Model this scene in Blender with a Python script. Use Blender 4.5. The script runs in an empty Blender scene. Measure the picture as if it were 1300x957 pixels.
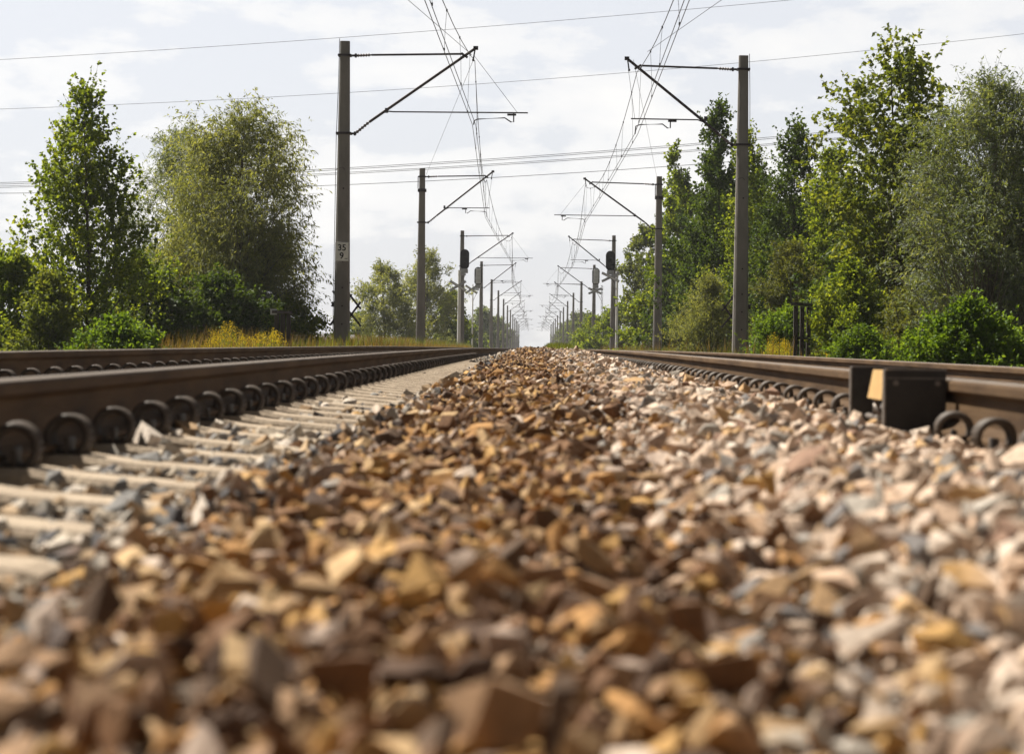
import bpy, bmesh, math, random
import numpy as np
from mathutils import Vector, Matrix
rng = np.random.default_rng(7)
random.seed(7)
sc = bpy.context.scene
COL = sc.collection
PI = math.pi

# ------------------------------------------------------------------ camera geometry
FPX = 3000.0
ROLL = 0.012
YAW = 28.0/FPX
CAM = np.array([0.0, 0.0, 0.10])
F0 = np.array([-math.sin(YAW), math.cos(YAW), 0.0])
R0 = np.array([math.cos(YAW), math.sin(YAW), 0.0])
U0 = np.array([0, 0, 1.0])
RC = math.cos(ROLL)*R0 + math.sin(ROLL)*U0
UC = math.cos(ROLL)*U0 - math.sin(ROLL)*R0
def P(px, py, Y):
    """world point seen at photo pixel (1300 px wide) at the distance Y down the line"""
    d = F0 + RC*(px-650)/FPX - UC*(py-433.5)/FPX
    return CAM + d*((Y-CAM[1])/d[1])

def drop(Y):
    """the line starts to fall away 30 m ahead (0.3 %)"""
    Y = np.asarray(Y, float)
    a = np.clip(Y-12, 0, 45)
    return np.where(Y < 57, 0.003*a*a/90.0, 0.003*(Y-57)+0.003*45*45/90.0)

# ------------------------------------------------------------------ helpers
def tag(o, label=None, cat=None, group=None, kind=None):
    if label: o['label'] = label
    if cat: o['category'] = cat
    if group: o['group'] = group
    if kind: o['kind'] = kind
    return o
def link(o, parent=None):
    COL.objects.link(o)
    if parent is not None: o.parent = parent
    return o
def empty(name, loc=(0, 0, 0), rz=0):
    o = bpy.data.objects.new(name, None); o.location = loc; o.rotation_euler = (0, 0, rz)
    o.empty_display_size = 0.1
    return link(o)
def fast_mesh(name, verts, quads=None, tris=None, smooth=False):
    verts = np.asarray(verts, np.float32).reshape(-1, 3)
    me = bpy.data.meshes.new(name)
    parts = []; tot = []
    if quads is not None and len(quads):
        q = np.asarray(quads, np.int32).reshape(-1, 4); parts.append(q.ravel()); tot.append(np.full(len(q), 4, np.int32))
    if tris is not None and len(tris):
        t = np.asarray(tris, np.int32).reshape(-1, 3); parts.append(t.ravel()); tot.append(np.full(len(t), 3, np.int32))
    loops = np.concatenate(parts); tot = np.concatenate(tot)
    me.vertices.add(len(verts)); me.vertices.foreach_set('co', verts.ravel())
    me.loops.add(len(loops)); me.loops.foreach_set('vertex_index', loops)
    me.polygons.add(len(tot))
    start = np.concatenate([[0], np.cumsum(tot)[:-1]]).astype(np.int32)
    me.polygons.foreach_set('loop_start', start); me.polygons.foreach_set('loop_total', tot)
    me.polygons.foreach_set('use_smooth', np.full(len(tot), bool(smooth)))
    me.update(calc_edges=True)
    return me
def mobj(name, me, mat, parent=None):
    o = bpy.data.objects.new(name, me)
    if mat: me.materials.append(mat)
    return link(o, parent)

class MB:
    """collects boxes, tubes and prisms and builds ONE mesh"""
    def __init__(s): s.v = []; s.q = []; s.t = []; s.n = 0
    def add(s, v, q=None, t=None):
        v = np.asarray(v, float).reshape(-1, 3)
        if q is not None and len(q): s.q.append(np.asarray(q, int).reshape(-1, 4)+s.n)
        if t is not None and len(t): s.t.append(np.asarray(t, int).reshape(-1, 3)+s.n)
        s.v.append(v); s.n += len(v); return s
    def box(s, c, d, M=None, bev=0.0):
        x, y, z = [k/2 for k in d]
        if bev <= 0:
            v = np.array([(a*x, b*y, e*z) for e in (-1, 1) for b in (-1, 1) for a in (-1, 1)])
            q = [(0, 2, 3, 1), (4, 5, 7, 6), (0, 1, 5, 4), (2, 6, 7, 3), (0, 4, 6, 2), (1, 3, 7, 5)]
            if M is not None: v = v @ np.asarray(M).T
            return s.add(v+np.array(c), q)
        bm = bmesh.new(); bmesh.ops.create_cube(bm, size=1)
        for w in bm.verts: w.co = Vector((w.co.x*d[0], w.co.y*d[1], w.co.z*d[2]))
        bmesh.ops.bevel(bm, geom=list(bm.edges), offset=bev, segments=2, affect='EDGES', profile=.5)
        return s.bm(bm, c, M)
    def bm(s, bm, c=(0, 0, 0), M=None):
        bm.verts.index_update()
        v = np.array([w.co[:] for w in bm.verts])
        if M is not None: v = v @ np.asarray(M).T
        q = [[w.index for w in f.verts] for f in bm.faces if len(f.verts) == 4]
        t = [[w.index for w in f.verts] for f in bm.faces if len(f.verts) == 3]
        for f in bm.faces:
            if len(f.verts) > 4:
                ids = [w.index for w in f.verts]
                for k in range(1, len(ids)-1): t.append([ids[0], ids[k], ids[k+1]])
        bm.free()
        return s.add(v+np.array(c), q, t)
    def tube(s, pts, r, n=8, cap=True):
        pts = np.asarray(pts, float); m = len(pts)
        r = np.full(m, r, float) if np.isscalar(r) else np.asarray(r, float)
        tg = np.gradient(pts, axis=0); tg /= np.linalg.norm(tg, axis=1)[:, None]+1e-12
        up = np.array([0, 0, 1.0]) if abs(tg[0][2]) < .9 else np.array([1.0, 0, 0])
        a = np.cross(tg, up); a /= np.linalg.norm(a, axis=1)[:, None]+1e-12
        b = np.cross(tg, a)
        ang = np.arange(n)*2*PI/n
        ring = pts[:, None, :]+r[:, None, None]*(a[:, None, :]*np.cos(ang)[None, :, None]+b[:, None, :]*np.sin(ang)[None, :, None])
        v = ring.reshape(-1, 3); q = []
        for i in range(m-1):
            for j in range(n):
                k = (j+1) % n
                q.append((i*n+j, i*n+k, (i+1)*n+k, (i+1)*n+j))
        t = []
        if cap:
            for j in range(1, n-1):
                t.append((0, j+1, j)); t.append(((m-1)*n, (m-1)*n+j, (m-1)*n+j+1))
        return s.add(v, q, t)
    def bar(s, a, b, w, h):
        a = np.asarray(a, float); b = np.asarray(b, float); d = b-a; L = np.linalg.norm(d); d /= L
        up = np.array([0, 1.0, 0]) if abs(d[1]) < .9 else np.array([1.0, 0, 0])
        e = np.cross(d, up); e /= np.linalg.norm(e); f = np.cross(e, d)
        M = np.stack([d, e, f], axis=1)
        return s.box((a+b)/2, (L, w, h), M)
    def disc_stack(s, a, b, radii, n=10):
        """ribbed insulator between a and b"""
        a = np.asarray(a, float); b = np.asarray(b, float); m = len(radii)
        pts = [a+(b-a)*i/(m-1) for i in range(m)]
        return s.tube(pts, radii, n)
    def mesh(s, name, smooth=False):
        q = np.concatenate(s.q) if s.q else None
        t = np.concatenate(s.t) if s.t else None
        return fast_mesh(name, np.concatenate(s.v), q, t, smooth)
    def build(s, name, mat, parent=None, smooth=False):
        return mobj(name, s.mesh(name, smooth), mat, parent)
def copy_tree(o, parent=None):
    c = o.copy(); COL.objects.link(c)
    if parent is not None: c.parent = parent
    for k in ('label', 'category', 'group'):
        pass
    for ch in list(o.children): copy_tree(ch, c)
    return c

# ------------------------------------------------------------------ materials
def new_mat(name):
    m = bpy.data.materials.new(name); m.use_nodes = True
    nt = m.node_tree; b = nt.nodes['Principled BSDF']
    return m, nt, b
def N(nt, typ, **kw):
    n = nt.nodes.new(typ)
    for k, v in kw.items():
        if k in ('op',): n.operation = v
        else: setattr(n, k, v)
    return n
def ramp(nt, stops, interp='LINEAR'):
    r = nt.nodes.new('ShaderNodeValToRGB'); cr = r.color_ramp; cr.interpolation = interp
    while len(cr.elements) > 1: cr.elements.remove(cr.elements[-1])
    cr.elements[0].position = stops[0][0]; cr.elements[0].color = (*stops[0][1], 1)
    for p, c in stops[1:]:
        e = cr.elements.new(p); e.color = (*c, 1)
    return r
def simple(name, c1, c2=None, scale=5.0, rough=.7, metal=0.0, bump=0.0, bscale=40.0, stretch=(1, 1, 1), spec=.5):
    m, nt, b = new_mat(name)
    b.inputs['Roughness'].default_value = rough; b.inputs['Metallic'].default_value = metal
    b.inputs['Specular IOR Level'].default_value = spec
    tc = N(nt, 'ShaderNodeTexCoord'); mp = N(nt, 'ShaderNodeMapping'); mp.inputs['Scale'].default_value = stretch
    nt.links.new(tc.outputs['Object'], mp.inputs['Vector'])
    if c2 is None: c2 = tuple(k*.7 for k in c1)
    n = N(nt, 'ShaderNodeTexNoise'); n.inputs['Scale'].default_value = scale; n.inputs['Detail'].default_value = 6
    n.inputs['Roughness'].default_value = .65
    nt.links.new(mp.outputs[0], n.inputs['Vector'])
    r = ramp(nt, [(.3, c2), (.68, c1)])
    nt.links.new(n.outputs['Fac'], r.inputs[0]); nt.links.new(r.outputs[0], b.inputs['Base Color'])
    if bump > 0:
        n2 = N(nt, 'ShaderNodeTexNoise'); n2.inputs['Scale'].default_value = bscale; n2.inputs['Detail'].default_value = 4
        nt.links.new(mp.outputs[0], n2.inputs['Vector'])
        bp = N(nt, 'ShaderNodeBump'); bp.inputs['Strength'].default_value = bump; bp.inputs['Distance'].default_value = .01
        nt.links.new(n2.outputs['Fac'], bp.inputs['Height']); nt.links.new(bp.outputs[0], b.inputs['Normal'])
    return m
def leaf_mat(name, dark, mid, light, trans=.45, rough=.45, twoface=None):
    g_ = 1.22 if name.startswith('leaf') and 'dense' not in name else 1.08
    dark, mid, light = [tuple(c*g_ for c in k) for k in (dark, mid, light)]
    m, nt, b = new_mat(name)
    g = N(nt, 'ShaderNodeNewGeometry')
    r = ramp(nt, [(0, dark), (.55, mid), (1, light)])
    tc = N(nt, 'ShaderNodeTexCoord'); n = N(nt, 'ShaderNodeTexNoise'); n.inputs['Scale'].default_value = 1.1
    n.inputs['Detail'].default_value = 3
    nt.links.new(tc.outputs['Object'], n.inputs['Vector'])
    mx = N(nt, 'ShaderNodeMath', op='MULTIPLY_ADD'); mx.inputs[1].default_value = .55
    nt.links.new(g.outputs['Random Per Island'], mx.inputs[0])
    m2 = N(nt, 'ShaderNodeMath', op='MULTIPLY_ADD'); m2.inputs[1].default_value = 1.4; m2.inputs[2].default_value = -.48
    nt.links.new(n.outputs['Fac'], m2.inputs[0]); nt.links.new(m2.outputs[0], mx.inputs[2])
    nt.links.new(mx.outputs[0], r.inputs[0])
    b.inputs['Roughness'].default_value = max(rough, .55); b.inputs['Specular IOR Level'].default_value = .22
    nt.links.new(r.outputs[0], b.inputs['Base Color'])
    tr = N(nt, 'ShaderNodeBsdfTranslucent')
    hs = N(nt, 'ShaderNodeMix', data_type='RGBA', blend_type='MULTIPLY'); hs.inputs[0].default_value = 1
    hs.inputs[7].default_value = (2.1, 1.75, .5, 1)
    nt.links.new(r.outputs[0], hs.inputs[6]); nt.links.new(hs.outputs[2], tr.inputs['Color'])
    if twoface is not None:
        mc = N(nt, 'ShaderNodeMix', data_type='RGBA'); mc.inputs[7].default_value = (*twoface, 1)
        nt.links.new(g.outputs['Backfacing'], mc.inputs[0]); nt.links.new(r.outputs[0], mc.inputs[6])
        nt.links.new(mc.outputs[2], b.inputs['Base Color'])
    ms = N(nt, 'ShaderNodeMixShader'); ms.inputs[0].default_value = trans
    nt.links.new(b.outputs[0], ms.inputs[1]); nt.links.new(tr.outputs[0], ms.inputs[2])
    nt.links.new(ms.outputs[0], nt.nodes['Material Output'].inputs['Surface'])
    return m
M = {}
M['rail'] = simple('rail_rust', (.125, .08, .045), (.05, .031, .02), 9, .75, 0, .25, 60, (1, .15, 1), .08)
M['railtop'] = simple('rail_running_surface', (.24, .2, .165), (.14, .11, .085), 7, .5, .3, .1, 60, (6, .1, 1), .4)
M['clip'] = simple('clip_steel', (.10, .08, .065), (.05, .038, .03), 12, .6, 0, .15, 80, (1,1,1), .3)
M['insert'] = simple('clip_insert', (.12, .09, .06), (.05, .04, .03), 20, .8)
M['sleeper'] = simple('sleeper_concrete', (.46, .37, .27), (.25, .19, .135), 9, .9, 0, .6, 90)
M['concrete'] = simple('pole_concrete', (.25, .235, .22), (.16, .15, .14), 2.6, .9, 0, .35, 30, (1, 1, .35))
M['steel'] = simple('painted_steel', (.035, .025, .03), (.02, .014, .017), 8, .55, .2)
M['insul'] = simple('insulator_porcelain', (.13, .1, .1), (.08, .06, .06), 10, .55)
M['wire'] = simple('wire_copper', (.05, .04, .042), (.03, .024, .027), 10, .5, .6)
M['alu'] = simple('aluminium_wire', (.12, .12, .13), (.09, .09, .1), 4, .5, .5)
M['white'] = simple('white_paint', (.84, .84, .82), (.7, .7, .67), 6, .6)
M['black'] = simple('black_paint', (.012, .012, .013), (.007, .007, .008), 8, .9, spec=.1)
M['galv'] = simple('galvanised_steel', (.42, .43, .45), (.3, .31, .33), 7, .5, .5)
M['signgrey'] = simple('signal_back_grey', (.68, .7, .73), (.5, .52, .55), 9, .6)
M['oldwood'] = simple('dark_timber', (.05, .042, .036), (.02, .017, .015), 8, .85, 0, .4, 50, (1, 1, .2))
M['yellowwood'] = simple('yellow_block', (.62, .40, .16), (.48, .29, .11), 18, .7, 0, .2, 60)
M['housing'] = simple('black_housing', (.032, .028, .025), (.014, .012, .011), 14, .7, .0, .3, 80)
M['edge'] = simple('lit_edge_steel', (.24, .21, .18), (.12, .1, .09), 30, .5, .5)  # pale tone paints sunlight on plate edges; plain steel on bolts and rod
M['bark'] = simple('bark_brown', (.10, .08, .06), (.045, .036, .028), 7, .95, 0, .5, 30, (1, 1, .3))
M['barkgrey'] = simple('bark_grey', (.16, .14, .115), (.07, .06, .05), 7, .95, 0, .5, 30, (1, 1, .3))
M['soil'] = simple('soil_and_turf', (.09, .085, .04), (.045, .045, .02), .8, 1.0, 0, .6, 9)
M['poplar'] = leaf_mat('leaf_poplar', (0.045, 0.08, 0.012), (0.105, 0.155, 0.024), (0.19, 0.235, 0.045), .55, .38)
M['willow'] = leaf_mat('leaf_willow', (0.075, 0.1, 0.038), (0.155, 0.19, 0.085), (0.25, 0.28, 0.15), .45, .5, (.17, .2, .12))
M['silver'] = leaf_mat('leaf_silver_willow', (0.055, 0.085, 0.035), (0.115, 0.16, 0.07), (0.24, 0.28, 0.18), .35, .4, (.17, .2, .17))
M['dense'] = leaf_mat('leaf_dense', (0.02, 0.045, 0.009), (0.05, 0.09, 0.018), (0.1, 0.15, 0.032), .4, .4)
M['olive'] = leaf_mat('leaf_olive', (0.04, 0.055, 0.014), (0.085, 0.105, 0.028), (0.14, 0.16, 0.05), .4, .5)
M['maple'] = leaf_mat('leaf_maple', (0.04, 0.065, 0.014), (0.09, 0.125, 0.026), (0.17, 0.2, 0.05), .5, .35)
M['bright'] = leaf_mat('leaf_bright', (0.035, 0.075, 0.01), (0.085, 0.15, 0.022), (0.17, 0.26, 0.05), .5, .3)
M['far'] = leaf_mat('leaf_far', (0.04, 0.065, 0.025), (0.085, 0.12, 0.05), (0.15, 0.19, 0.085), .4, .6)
M['grassgreen'] = leaf_mat('grass_green', (.04, .07, .012), (.09, .125, .025), (.16, .17, .05), .4, .6)
M['grassdry'] = leaf_mat('grass_dry', (.07, .06, .022), (.15, .105, .045), (.15, .15, .045), .35, .7)
M['goldenrod'] = leaf_mat('goldenrod_flower', (.2, .2, .02), (.42, .35, .02), (.55, .46, .03), .3, .7)

def stone_mat():
    m, nt, b = new_mat('ballast_stone')
    L = nt.links.new
    g = N(nt, 'ShaderNodeNewGeometry'); rnd = g.outputs['Random Per Island']
    def frac(mult, add):
        a = N(nt, 'ShaderNodeMath', op='MULTIPLY_ADD'); a.inputs[1].default_value = mult; a.inputs[2].default_value = add
        L(rnd, a.inputs[0]); f = N(nt, 'ShaderNodeMath', op='FRACT'); L(a.outputs[0], f.inputs[0]); return f.outputs[0]
    brown = ramp(nt, [(0, (.17, .09, .045)), (.12, (.40, .22, .08)), (.26, (.10, .06, .04)), (.36, (.30, .19, .11)), (.48, (.46, .28, .10)),
                      (.58, (.22, .12, .06)), (.63, (.36, .28, .23)), (.70, (.35, .23, .12)), (.78, (.11, .07, .045)), (.86, (.50, .35, .19)), (.93, (.30, .19, .12)), (.975, (.6, .5, .42))], 'CONSTANT')
    light = ramp(nt, [(0, (.52, .38, .28)), (.14, (.60, .47, .37)), (.28, (.38, .29, .22)), (.38, (.62, .53, .45)), (.5, (.30, .28, .26)),
                      (.58, (.5, .33, .17)), (.66, (.5, .4, .33)), (.76, (.42, .39, .35)), (.84, (.27, .17, .12)), (.9, (.70, .58, .48)), (.96, (.19, .18, .18))], 'CONSTANT')
    grey = ramp(nt, [(0, (.34, .32, .29)), (.16, (.48, .42, .34)), (.3, (.11, .11, .12)), (.42, (.42, .31, .2)), (.54, (.23, .23, .23)),
                     (.66, (.52, .47, .41)), (.76, (.14, .13, .13)), (.84, (.38, .26, .15)), (.92, (.58, .52, .46))], 'CONSTANT')
    for r, (mu, ad) in ((brown, (1, 0)), (light, (7.3, .21)), (grey, (13.7, .4))): L(frac(mu, ad), r.inputs[0])
    sp = N(nt, 'ShaderNodeSeparateXYZ'); L(g.outputs['Position'], sp.inputs[0])
    wob = N(nt, 'ShaderNodeTexNoise'); wob.inputs['Scale'].default_value = 1.3; L(g.outputs['Position'], wob.inputs['Vector'])
    def zone(edge, width, sign, jm, ja):
        j = frac(jm, ja)
        a = N(nt, 'ShaderNodeMath', op='MULTIPLY_ADD'); a.inputs[1].default_value = .34; L(j, a.inputs[0]); L(sp.outputs[0], a.inputs[2])
        c = N(nt, 'ShaderNodeMath', op='MULTIPLY_ADD'); c.inputs[1].default_value = .3; L(wob.outputs['Fac'], c.inputs[0]); L(a.outputs[0], c.inputs[2])
        mr = N(nt, 'ShaderNodeMapRange'); L(c.outputs[0], mr.inputs[0])
        mr.inputs[1].default_value = edge+.32-width*sign; mr.inputs[2].default_value = edge+.32+width*sign
        return mr.outputs[0]
    zr = zone(.30, .03, 1, 29.1, .7); zl = zone(-.58, .04, -1, 41.3, .13)
    m1 = N(nt, 'ShaderNodeMix', data_type='RGBA'); L(zr, m1.inputs[0]); L(brown.outputs[0], m1.inputs[6]); L(light.outputs[0], m1.inputs[7])
    m2 = N(nt, 'ShaderNodeMix', data_type='RGBA'); L(zl, m2.inputs[0]); L(m1.outputs[2], m2.inputs[6]); L(grey.outputs[0], m2.inputs[7])
    n = N(nt, 'ShaderNodeTexNoise'); n.inputs['Scale'].default_value = 60; n.inputs['Detail'].default_value = 6; n.inputs['Roughness'].default_value = .7
    L(g.outputs['Position'], n.inputs['Vector'])
    nr = ramp(nt, [(.3, (.62, .58, .55)), (.65, (1.18, 1.16, 1.12))]); L(n.outputs['Fac'], nr.inputs[0])
    m3 = N(nt, 'ShaderNodeMix', data_type='RGBA', blend_type='MULTIPLY'); m3.inputs[0].default_value = 1
    L(m2.outputs[2], m3.inputs[6]); L(nr.outputs[0], m3.inputs[7]); L(m3.outputs[2], b.inputs['Base Color'])
    b.inputs['Roughness'].default_value = .85; b.inputs['Specular IOR Level'].default_value = .3
    n2 = N(nt, 'ShaderNodeTexNoise'); n2.inputs['Scale'].default_value = 150; n2.inputs['Detail'].default_value = 5; L(g.outputs['Position'], n2.inputs['Vector'])
    bp = N(nt, 'ShaderNodeBump'); bp.inputs['Strength'].default_value = .5; bp.inputs['Distance'].default_value = .004
    L(n2.outputs['Fac'], bp.inputs['Height']); L(bp.outputs[0], b.inputs['Normal'])
    return m
M['stone'] = stone_mat()
M['bed'] = simple('ballast_dust', (.13, .09, .06), (.05, .037, .026), 25, 1, 0, .8, 60)

# ------------------------------------------------------------------ layout constants
LX, RX = -1.97, 2.08          # track centres
GAUGE = 1.435/2+.035          # rail centre offset
RAILH = .172
# ------------------------------------------------------------------ ballast height
def bnoise(X, Y):
    return .012*np.sin(X*7.1+Y*1.3)+.012*np.sin(X*3.3-Y*2.1+1)+.008*np.sin(Y*5.7+X*9.2)
def bz(X, Y):
    X = np.asarray(X, float); Y = np.asarray(Y, float)
    c = np.interp(X, [-6.2, -4.6, -3.5, -2.8, -1.9, -1.2, -.72, -.55, -.2, .2, .34, .6, .95, 1.28, 2.1, 3.6, 4.7, 6.3],
                  [-.62, -.5, -.215, -.21, -.22, -.215, -.236, -.218, -.195, -.205, -.175, -.145, -.17, -.205, -.2, -.18, -.5, -.62])
    w = np.interp(X, [-.95, -.5, .95, 1.2], [0, 1, 1, 0])
    lift = np.interp(Y, [18, 40, 66, 110], [0, .07, .15, .15])
    return c + bnoise(X, Y)*np.interp(X, [-5, -4, -.7, -.5, 1, 1.2, 4, 5], [1, .6, .3, 1, 1, .3, .6, 1]) + w*lift - drop(Y)

# ground sheet -------------------------------------------------------------------
ys = np.concatenate([np.linspace(-60, 0, 7), np.linspace(4, 160, 60), np.linspace(180, 1000, 30), [1500, 2200, 3200]])
xs = np.concatenate([[-1500, -600, -250, -120], np.linspace(-60, 60, 49), [120, 250, 600, 1500]])
XX, YY = np.meshgrid(xs, ys)
gz = -.66 - drop(YY) + .05*np.sin(XX*.7)*np.sin(YY*.31)
V = np.stack([XX, YY, gz], -1).reshape(-1, 3); nx = len(xs)
I = (np.arange(len(ys)-1)[:, None]*nx+np.arange(nx-1)[None, :]).ravel()
g = mobj('ground', fast_mesh('ground', V, np.stack([I, I+1, I+nx+1, I+nx], 1), smooth=True), M['soil'])
tag(g, 'flat grassy soil either side of the railway line', 'ground', kind='structure')
# ballast bed -------------------------------------------------------------------
ys = np.concatenate([np.arange(-6, 30, .12), np.arange(30, 120, .5), np.arange(120, 900, 6)])
xs = np.concatenate([np.linspace(-6.6, -4, 8), np.linspace(-3.9, 4, 80), np.linspace(4.1, 6.7, 8)])
XX, YY = np.meshgrid(xs, ys)
V = np.stack([XX, YY, bz(XX, YY)-.02], -1).reshape(-1, 3); nx = len(xs)
I = (np.arange(len(ys)-1)[:, None]*nx+np.arange(nx-1)[None, :]).ravel()
g = mobj('ballast_bed', fast_mesh('ballast_bed', V, np.stack([I, I+1, I+nx+1, I+nx], 1), smooth=True), M['bed'])
tag(g, 'packed dark stone bed under and between the two tracks', 'track bed', kind='structure')

# ------------------------------------------------------------------ ballast stones (stuff)
def hull_proto(n, rs, cuts=0):
    r = np.random.default_rng(rs)
    while True:
        bm = bmesh.new()
        ax = np.array([1.0, r.uniform(.55, .95), r.uniform(.34, .68)])
        p = r.normal(size=(n, 3)); p /= np.linalg.norm(p, axis=1)[:, None]
        p *= r.uniform(.62, 1.18, (n, 1)); p *= ax
        for q in p: bm.verts.new(q)
        res = bmesh.ops.convex_hull(bm, input=bm.verts)
        junk = [e for e in res['geom_interior'] if isinstance(e, bmesh.types.BMVert)]
        bmesh.ops.delete(bm, geom=list(set(junk)), context='VERTS')
        if cuts:
            bmesh.ops.bevel(bm, geom=list(bm.edges), offset=.012, segments=1, affect='EDGES')
        bmesh.ops.triangulate(bm, faces=bm.faces[:])
        bm.verts.index_update()
        v = np.array([w.co[:] for w in bm.verts]); t = np.array([[w.index for w in f.verts] for f in bm.faces])
        bm.free()
        if len(t) > 8: return v, t
def rot_rand(k, r, tilt=.55):
    az = r.uniform(0, 2*PI, k); a = r.normal(0, tilt, k); b = r.normal(0, tilt, k)
    def Rz(t): c, s = np.cos(t), np.sin(t); z = np.zeros_like(c); o = z+1; return np.stack([np.stack([c, -s, z], -1), np.stack([s, c, z], -1), np.stack([z, z, o], -1)], -2)
    def Rx(t): c, s = np.cos(t), np.sin(t); z = np.zeros_like(c); o = z+1; return np.stack([np.stack([o, z, z], -1), np.stack([z, c, -s], -1), np.stack([z, s, c], -1)], -2)
    def Ry(t): c, s = np.cos(t), np.sin(t); z = np.zeros_like(c); o = z+1; return np.stack([np.stack([c, z, s], -1), np.stack([z, o, z], -1), np.stack([-s, z, c], -1)], -2)
    return Rz(az) @ Rx(a) @ Ry(b)
near_p = [hull_proto(9+(i % 5), 100+i, 1) for i in range(30)]
far_p = [hull_proto(9+(i % 3), 300+i, 0) for i in range(16)]
SV = []; ST = []; sn = 0
def scatter(x0, x1, y0, y1, step, size, protos, zup=0.0, keep=1.0, tilt=.8, smask=None):
    global sn
    gx = np.arange(x0, x1, step); gy = np.arange(y0, y1, step)
    X, Y = np.meshgrid(gx, gy); X = X.ravel()+rng.uniform(-.6, .6, X.size)*step; Y = Y.ravel()+rng.uniform(-.6, .6, Y.size)*step
    k = rng.random(X.size) < keep
    if smask is not None: k &= smask(X, Y)
    X = X[k]; Y = Y[k]; n = len(X)
    s = size*np.exp(rng.normal(0, .27, n))*np.where(X > .35, 1.06, 1.0)
    Z = bz(X, Y)+zup+rng.uniform(-.6, .75, n)*s
    Rm = rot_rand(n, rng, tilt)
    idx = rng.integers(0, len(protos), n)
    for pi, (v, t) in enumerate(protos):
        w = np.where(idx == pi)[0]
        if not len(w): continue
        vv = np.einsum('kij,vj->kvi', Rm[w], v)*s[w][:, None, None] + np.stack([X[w], Y[w], Z[w]], -1)[:, None, :]
        SV.append(vv.reshape(-1, 3))
        tt = t[None]+(np.arange(len(w))*len(v))[:, None, None]+sn
        ST.append(tt.reshape(-1, 3)); sn += len(w)*len(v)
def off_sleeper(X, Y):
    """keep most stones off the sleeper tops near the left rail, as the photo shows"""
    ph = (Y-.3) % .6
    on = (X < -.6) & ((ph < .13) | (ph > .47))
    return ~(on & (rng.random(X.size) > np.interp(Y, [3, 5, 7.5, 10, 12], [.32, .24, .36, .34, .03])))
S = .0245
scatter(-.6, 1.22, .45, 5.5, .031, S, near_p, 0)
scatter(-.6, 1.22, .45, 5.5, .05, S*.5, far_p, .006)
scatter(-.5, 1.2, .45, 6, .13, S*1.3, near_p, .004, 1, .4)
scatter(-.6, 1.22, 5.5, 14, .033, S, near_p, 0)
scatter(-.55, 1.22, 5.5, 14, .15, S*1.25, near_p, .010)
scatter(-1.2, -.6, .45, 8, .034, S*1.08, near_p, -.006, 1, .6, off_sleeper)
scatter(-1.2, -.6, 8, 14, .037, S*1.05, near_p, -.015, .9, .5, off_sleeper)
scatter(-.62, 1.22, 14, 36, .043, S*1.2, far_p, 0)
scatter(-1.18, -.64, 14, 36, .05, S*1.0, far_p, -.024, .8, .5, off_sleeper)
scatter(-.95, 1.15, 36, 78, .066, S*1.5, far_p, 0)
scatter(-.6, 1.0, 78, 170, .13, S*2.2, far_p, 0)
scatter(-3.6, -1.3, -1.5, 22, .06, S*1.15, far_p, -.005, .8)
scatter(1.33, 3.7, -1.5, 22, .06, S*1.15, far_p, -.01, .8)
scatter(-1.2, 1.3, -1.5, .45, .045, S*1.1, far_p, -.02)
scatter(-5.6, -3.6, 2, 40, .12, S*1.5, far_p, 0, .7)
scatter(3.7, 5.6, 2, 40, .12, S*1.5, far_p, 0, .7)
g = mobj('ballast', fast_mesh('ballast', np.concatenate(SV), None, np.concatenate(ST)), M['stone'])
tag(g, 'crushed stone ballast, rusty brown in the middle and pale pink to the right', 'ballast', kind='stuff')
NSTONE = sn; del SV, ST

# ------------------------------------------------------------------ tracks
RP = [(-.075, 0), (.075, 0), (.075, .011), (.03, .024), (.0095, .04), (.0085, .12), (.022, .131), (.036, .137), (.036, .160), (.031, .168), (.018, .172),
      (-.018, .172), (-.031, .168), (-.036, .160), (-.036, .137), (-.022, .131), (-.0085, .12), (-.0095, .04), (-.03, .024), (-.075, .011)]
def rail_mesh(x, dz):
    yy = np.concatenate([np.arange(-8, 80, 1.5), np.arange(80, 900, 20)])
    n = len(RP); v = []
    for i, y in enumerate(yy):
        z = -RAILH+dz-float(drop(y))
        w = .0015*math.sin(y*.9)+.001*math.sin(y*2.3+1)
        v += [(x+a+w, y, z+b) for a, b in RP]
    q = [(i*n+j, i*n+(j+1) % n, (i+1)*n+(j+1) % n, (i+1)*n+j) for i in range(len(yy)-1) for j in range(n)]
    me = fast_mesh('rail', v, q); me.materials.append(M['rail']); me.materials.append(M['railtop'])
    me.polygons.foreach_set('material_index', np.array([1 if j in (9, 10, 11) else 0 for i in range(len(yy)-1) for j in range(n)], np.int32))
    return me
def sleeper_mb(xc, dzL, dzR, y):
    """concrete sleeper with dished middle; xc = track centre"""
    m = MB(); z0 = -RAILH-.012-float(drop(y))
    prof = [(-1.3, -.045), (-1.27, -.035), (-1.0, -.014), (-.9, 0), (-.6, 0), (-.45, -.03), (.45, -.03), (.6, 0), (.9, 0), (1.0, -.014), (1.27, -.035), (1.3, -.045)]
    v = []
    for a, b in prof:
        d = dzL if a < 0 else dzR
        t = z0+b+d; hw = .082 if abs(a) > 1.28 else .088
        bt = z0-.2
        v += [(xc+a, y-.145, bt), (xc+a, y-hw-.012, t-.014), (xc+a, y-hw+.004, t), (xc+a, y+hw-.004, t), (xc+a, y+hw+.012, t-.014), (xc+a, y+.145, bt)]
    n = 6; q = []
    for i in range(len(prof)-1):
        for j in range(n): q.append((i*n+j, i*n+(j+1) % n, (i+1)*n+(j+1) % n, (i+1)*n+j))
    e = (len(prof)-1)*n
    t = []
    for k in range(1, n-1): t.append((0, k, k+1)); t.append((e, e+k+1, e+k))
    m.add(v, q, t); return m
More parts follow.
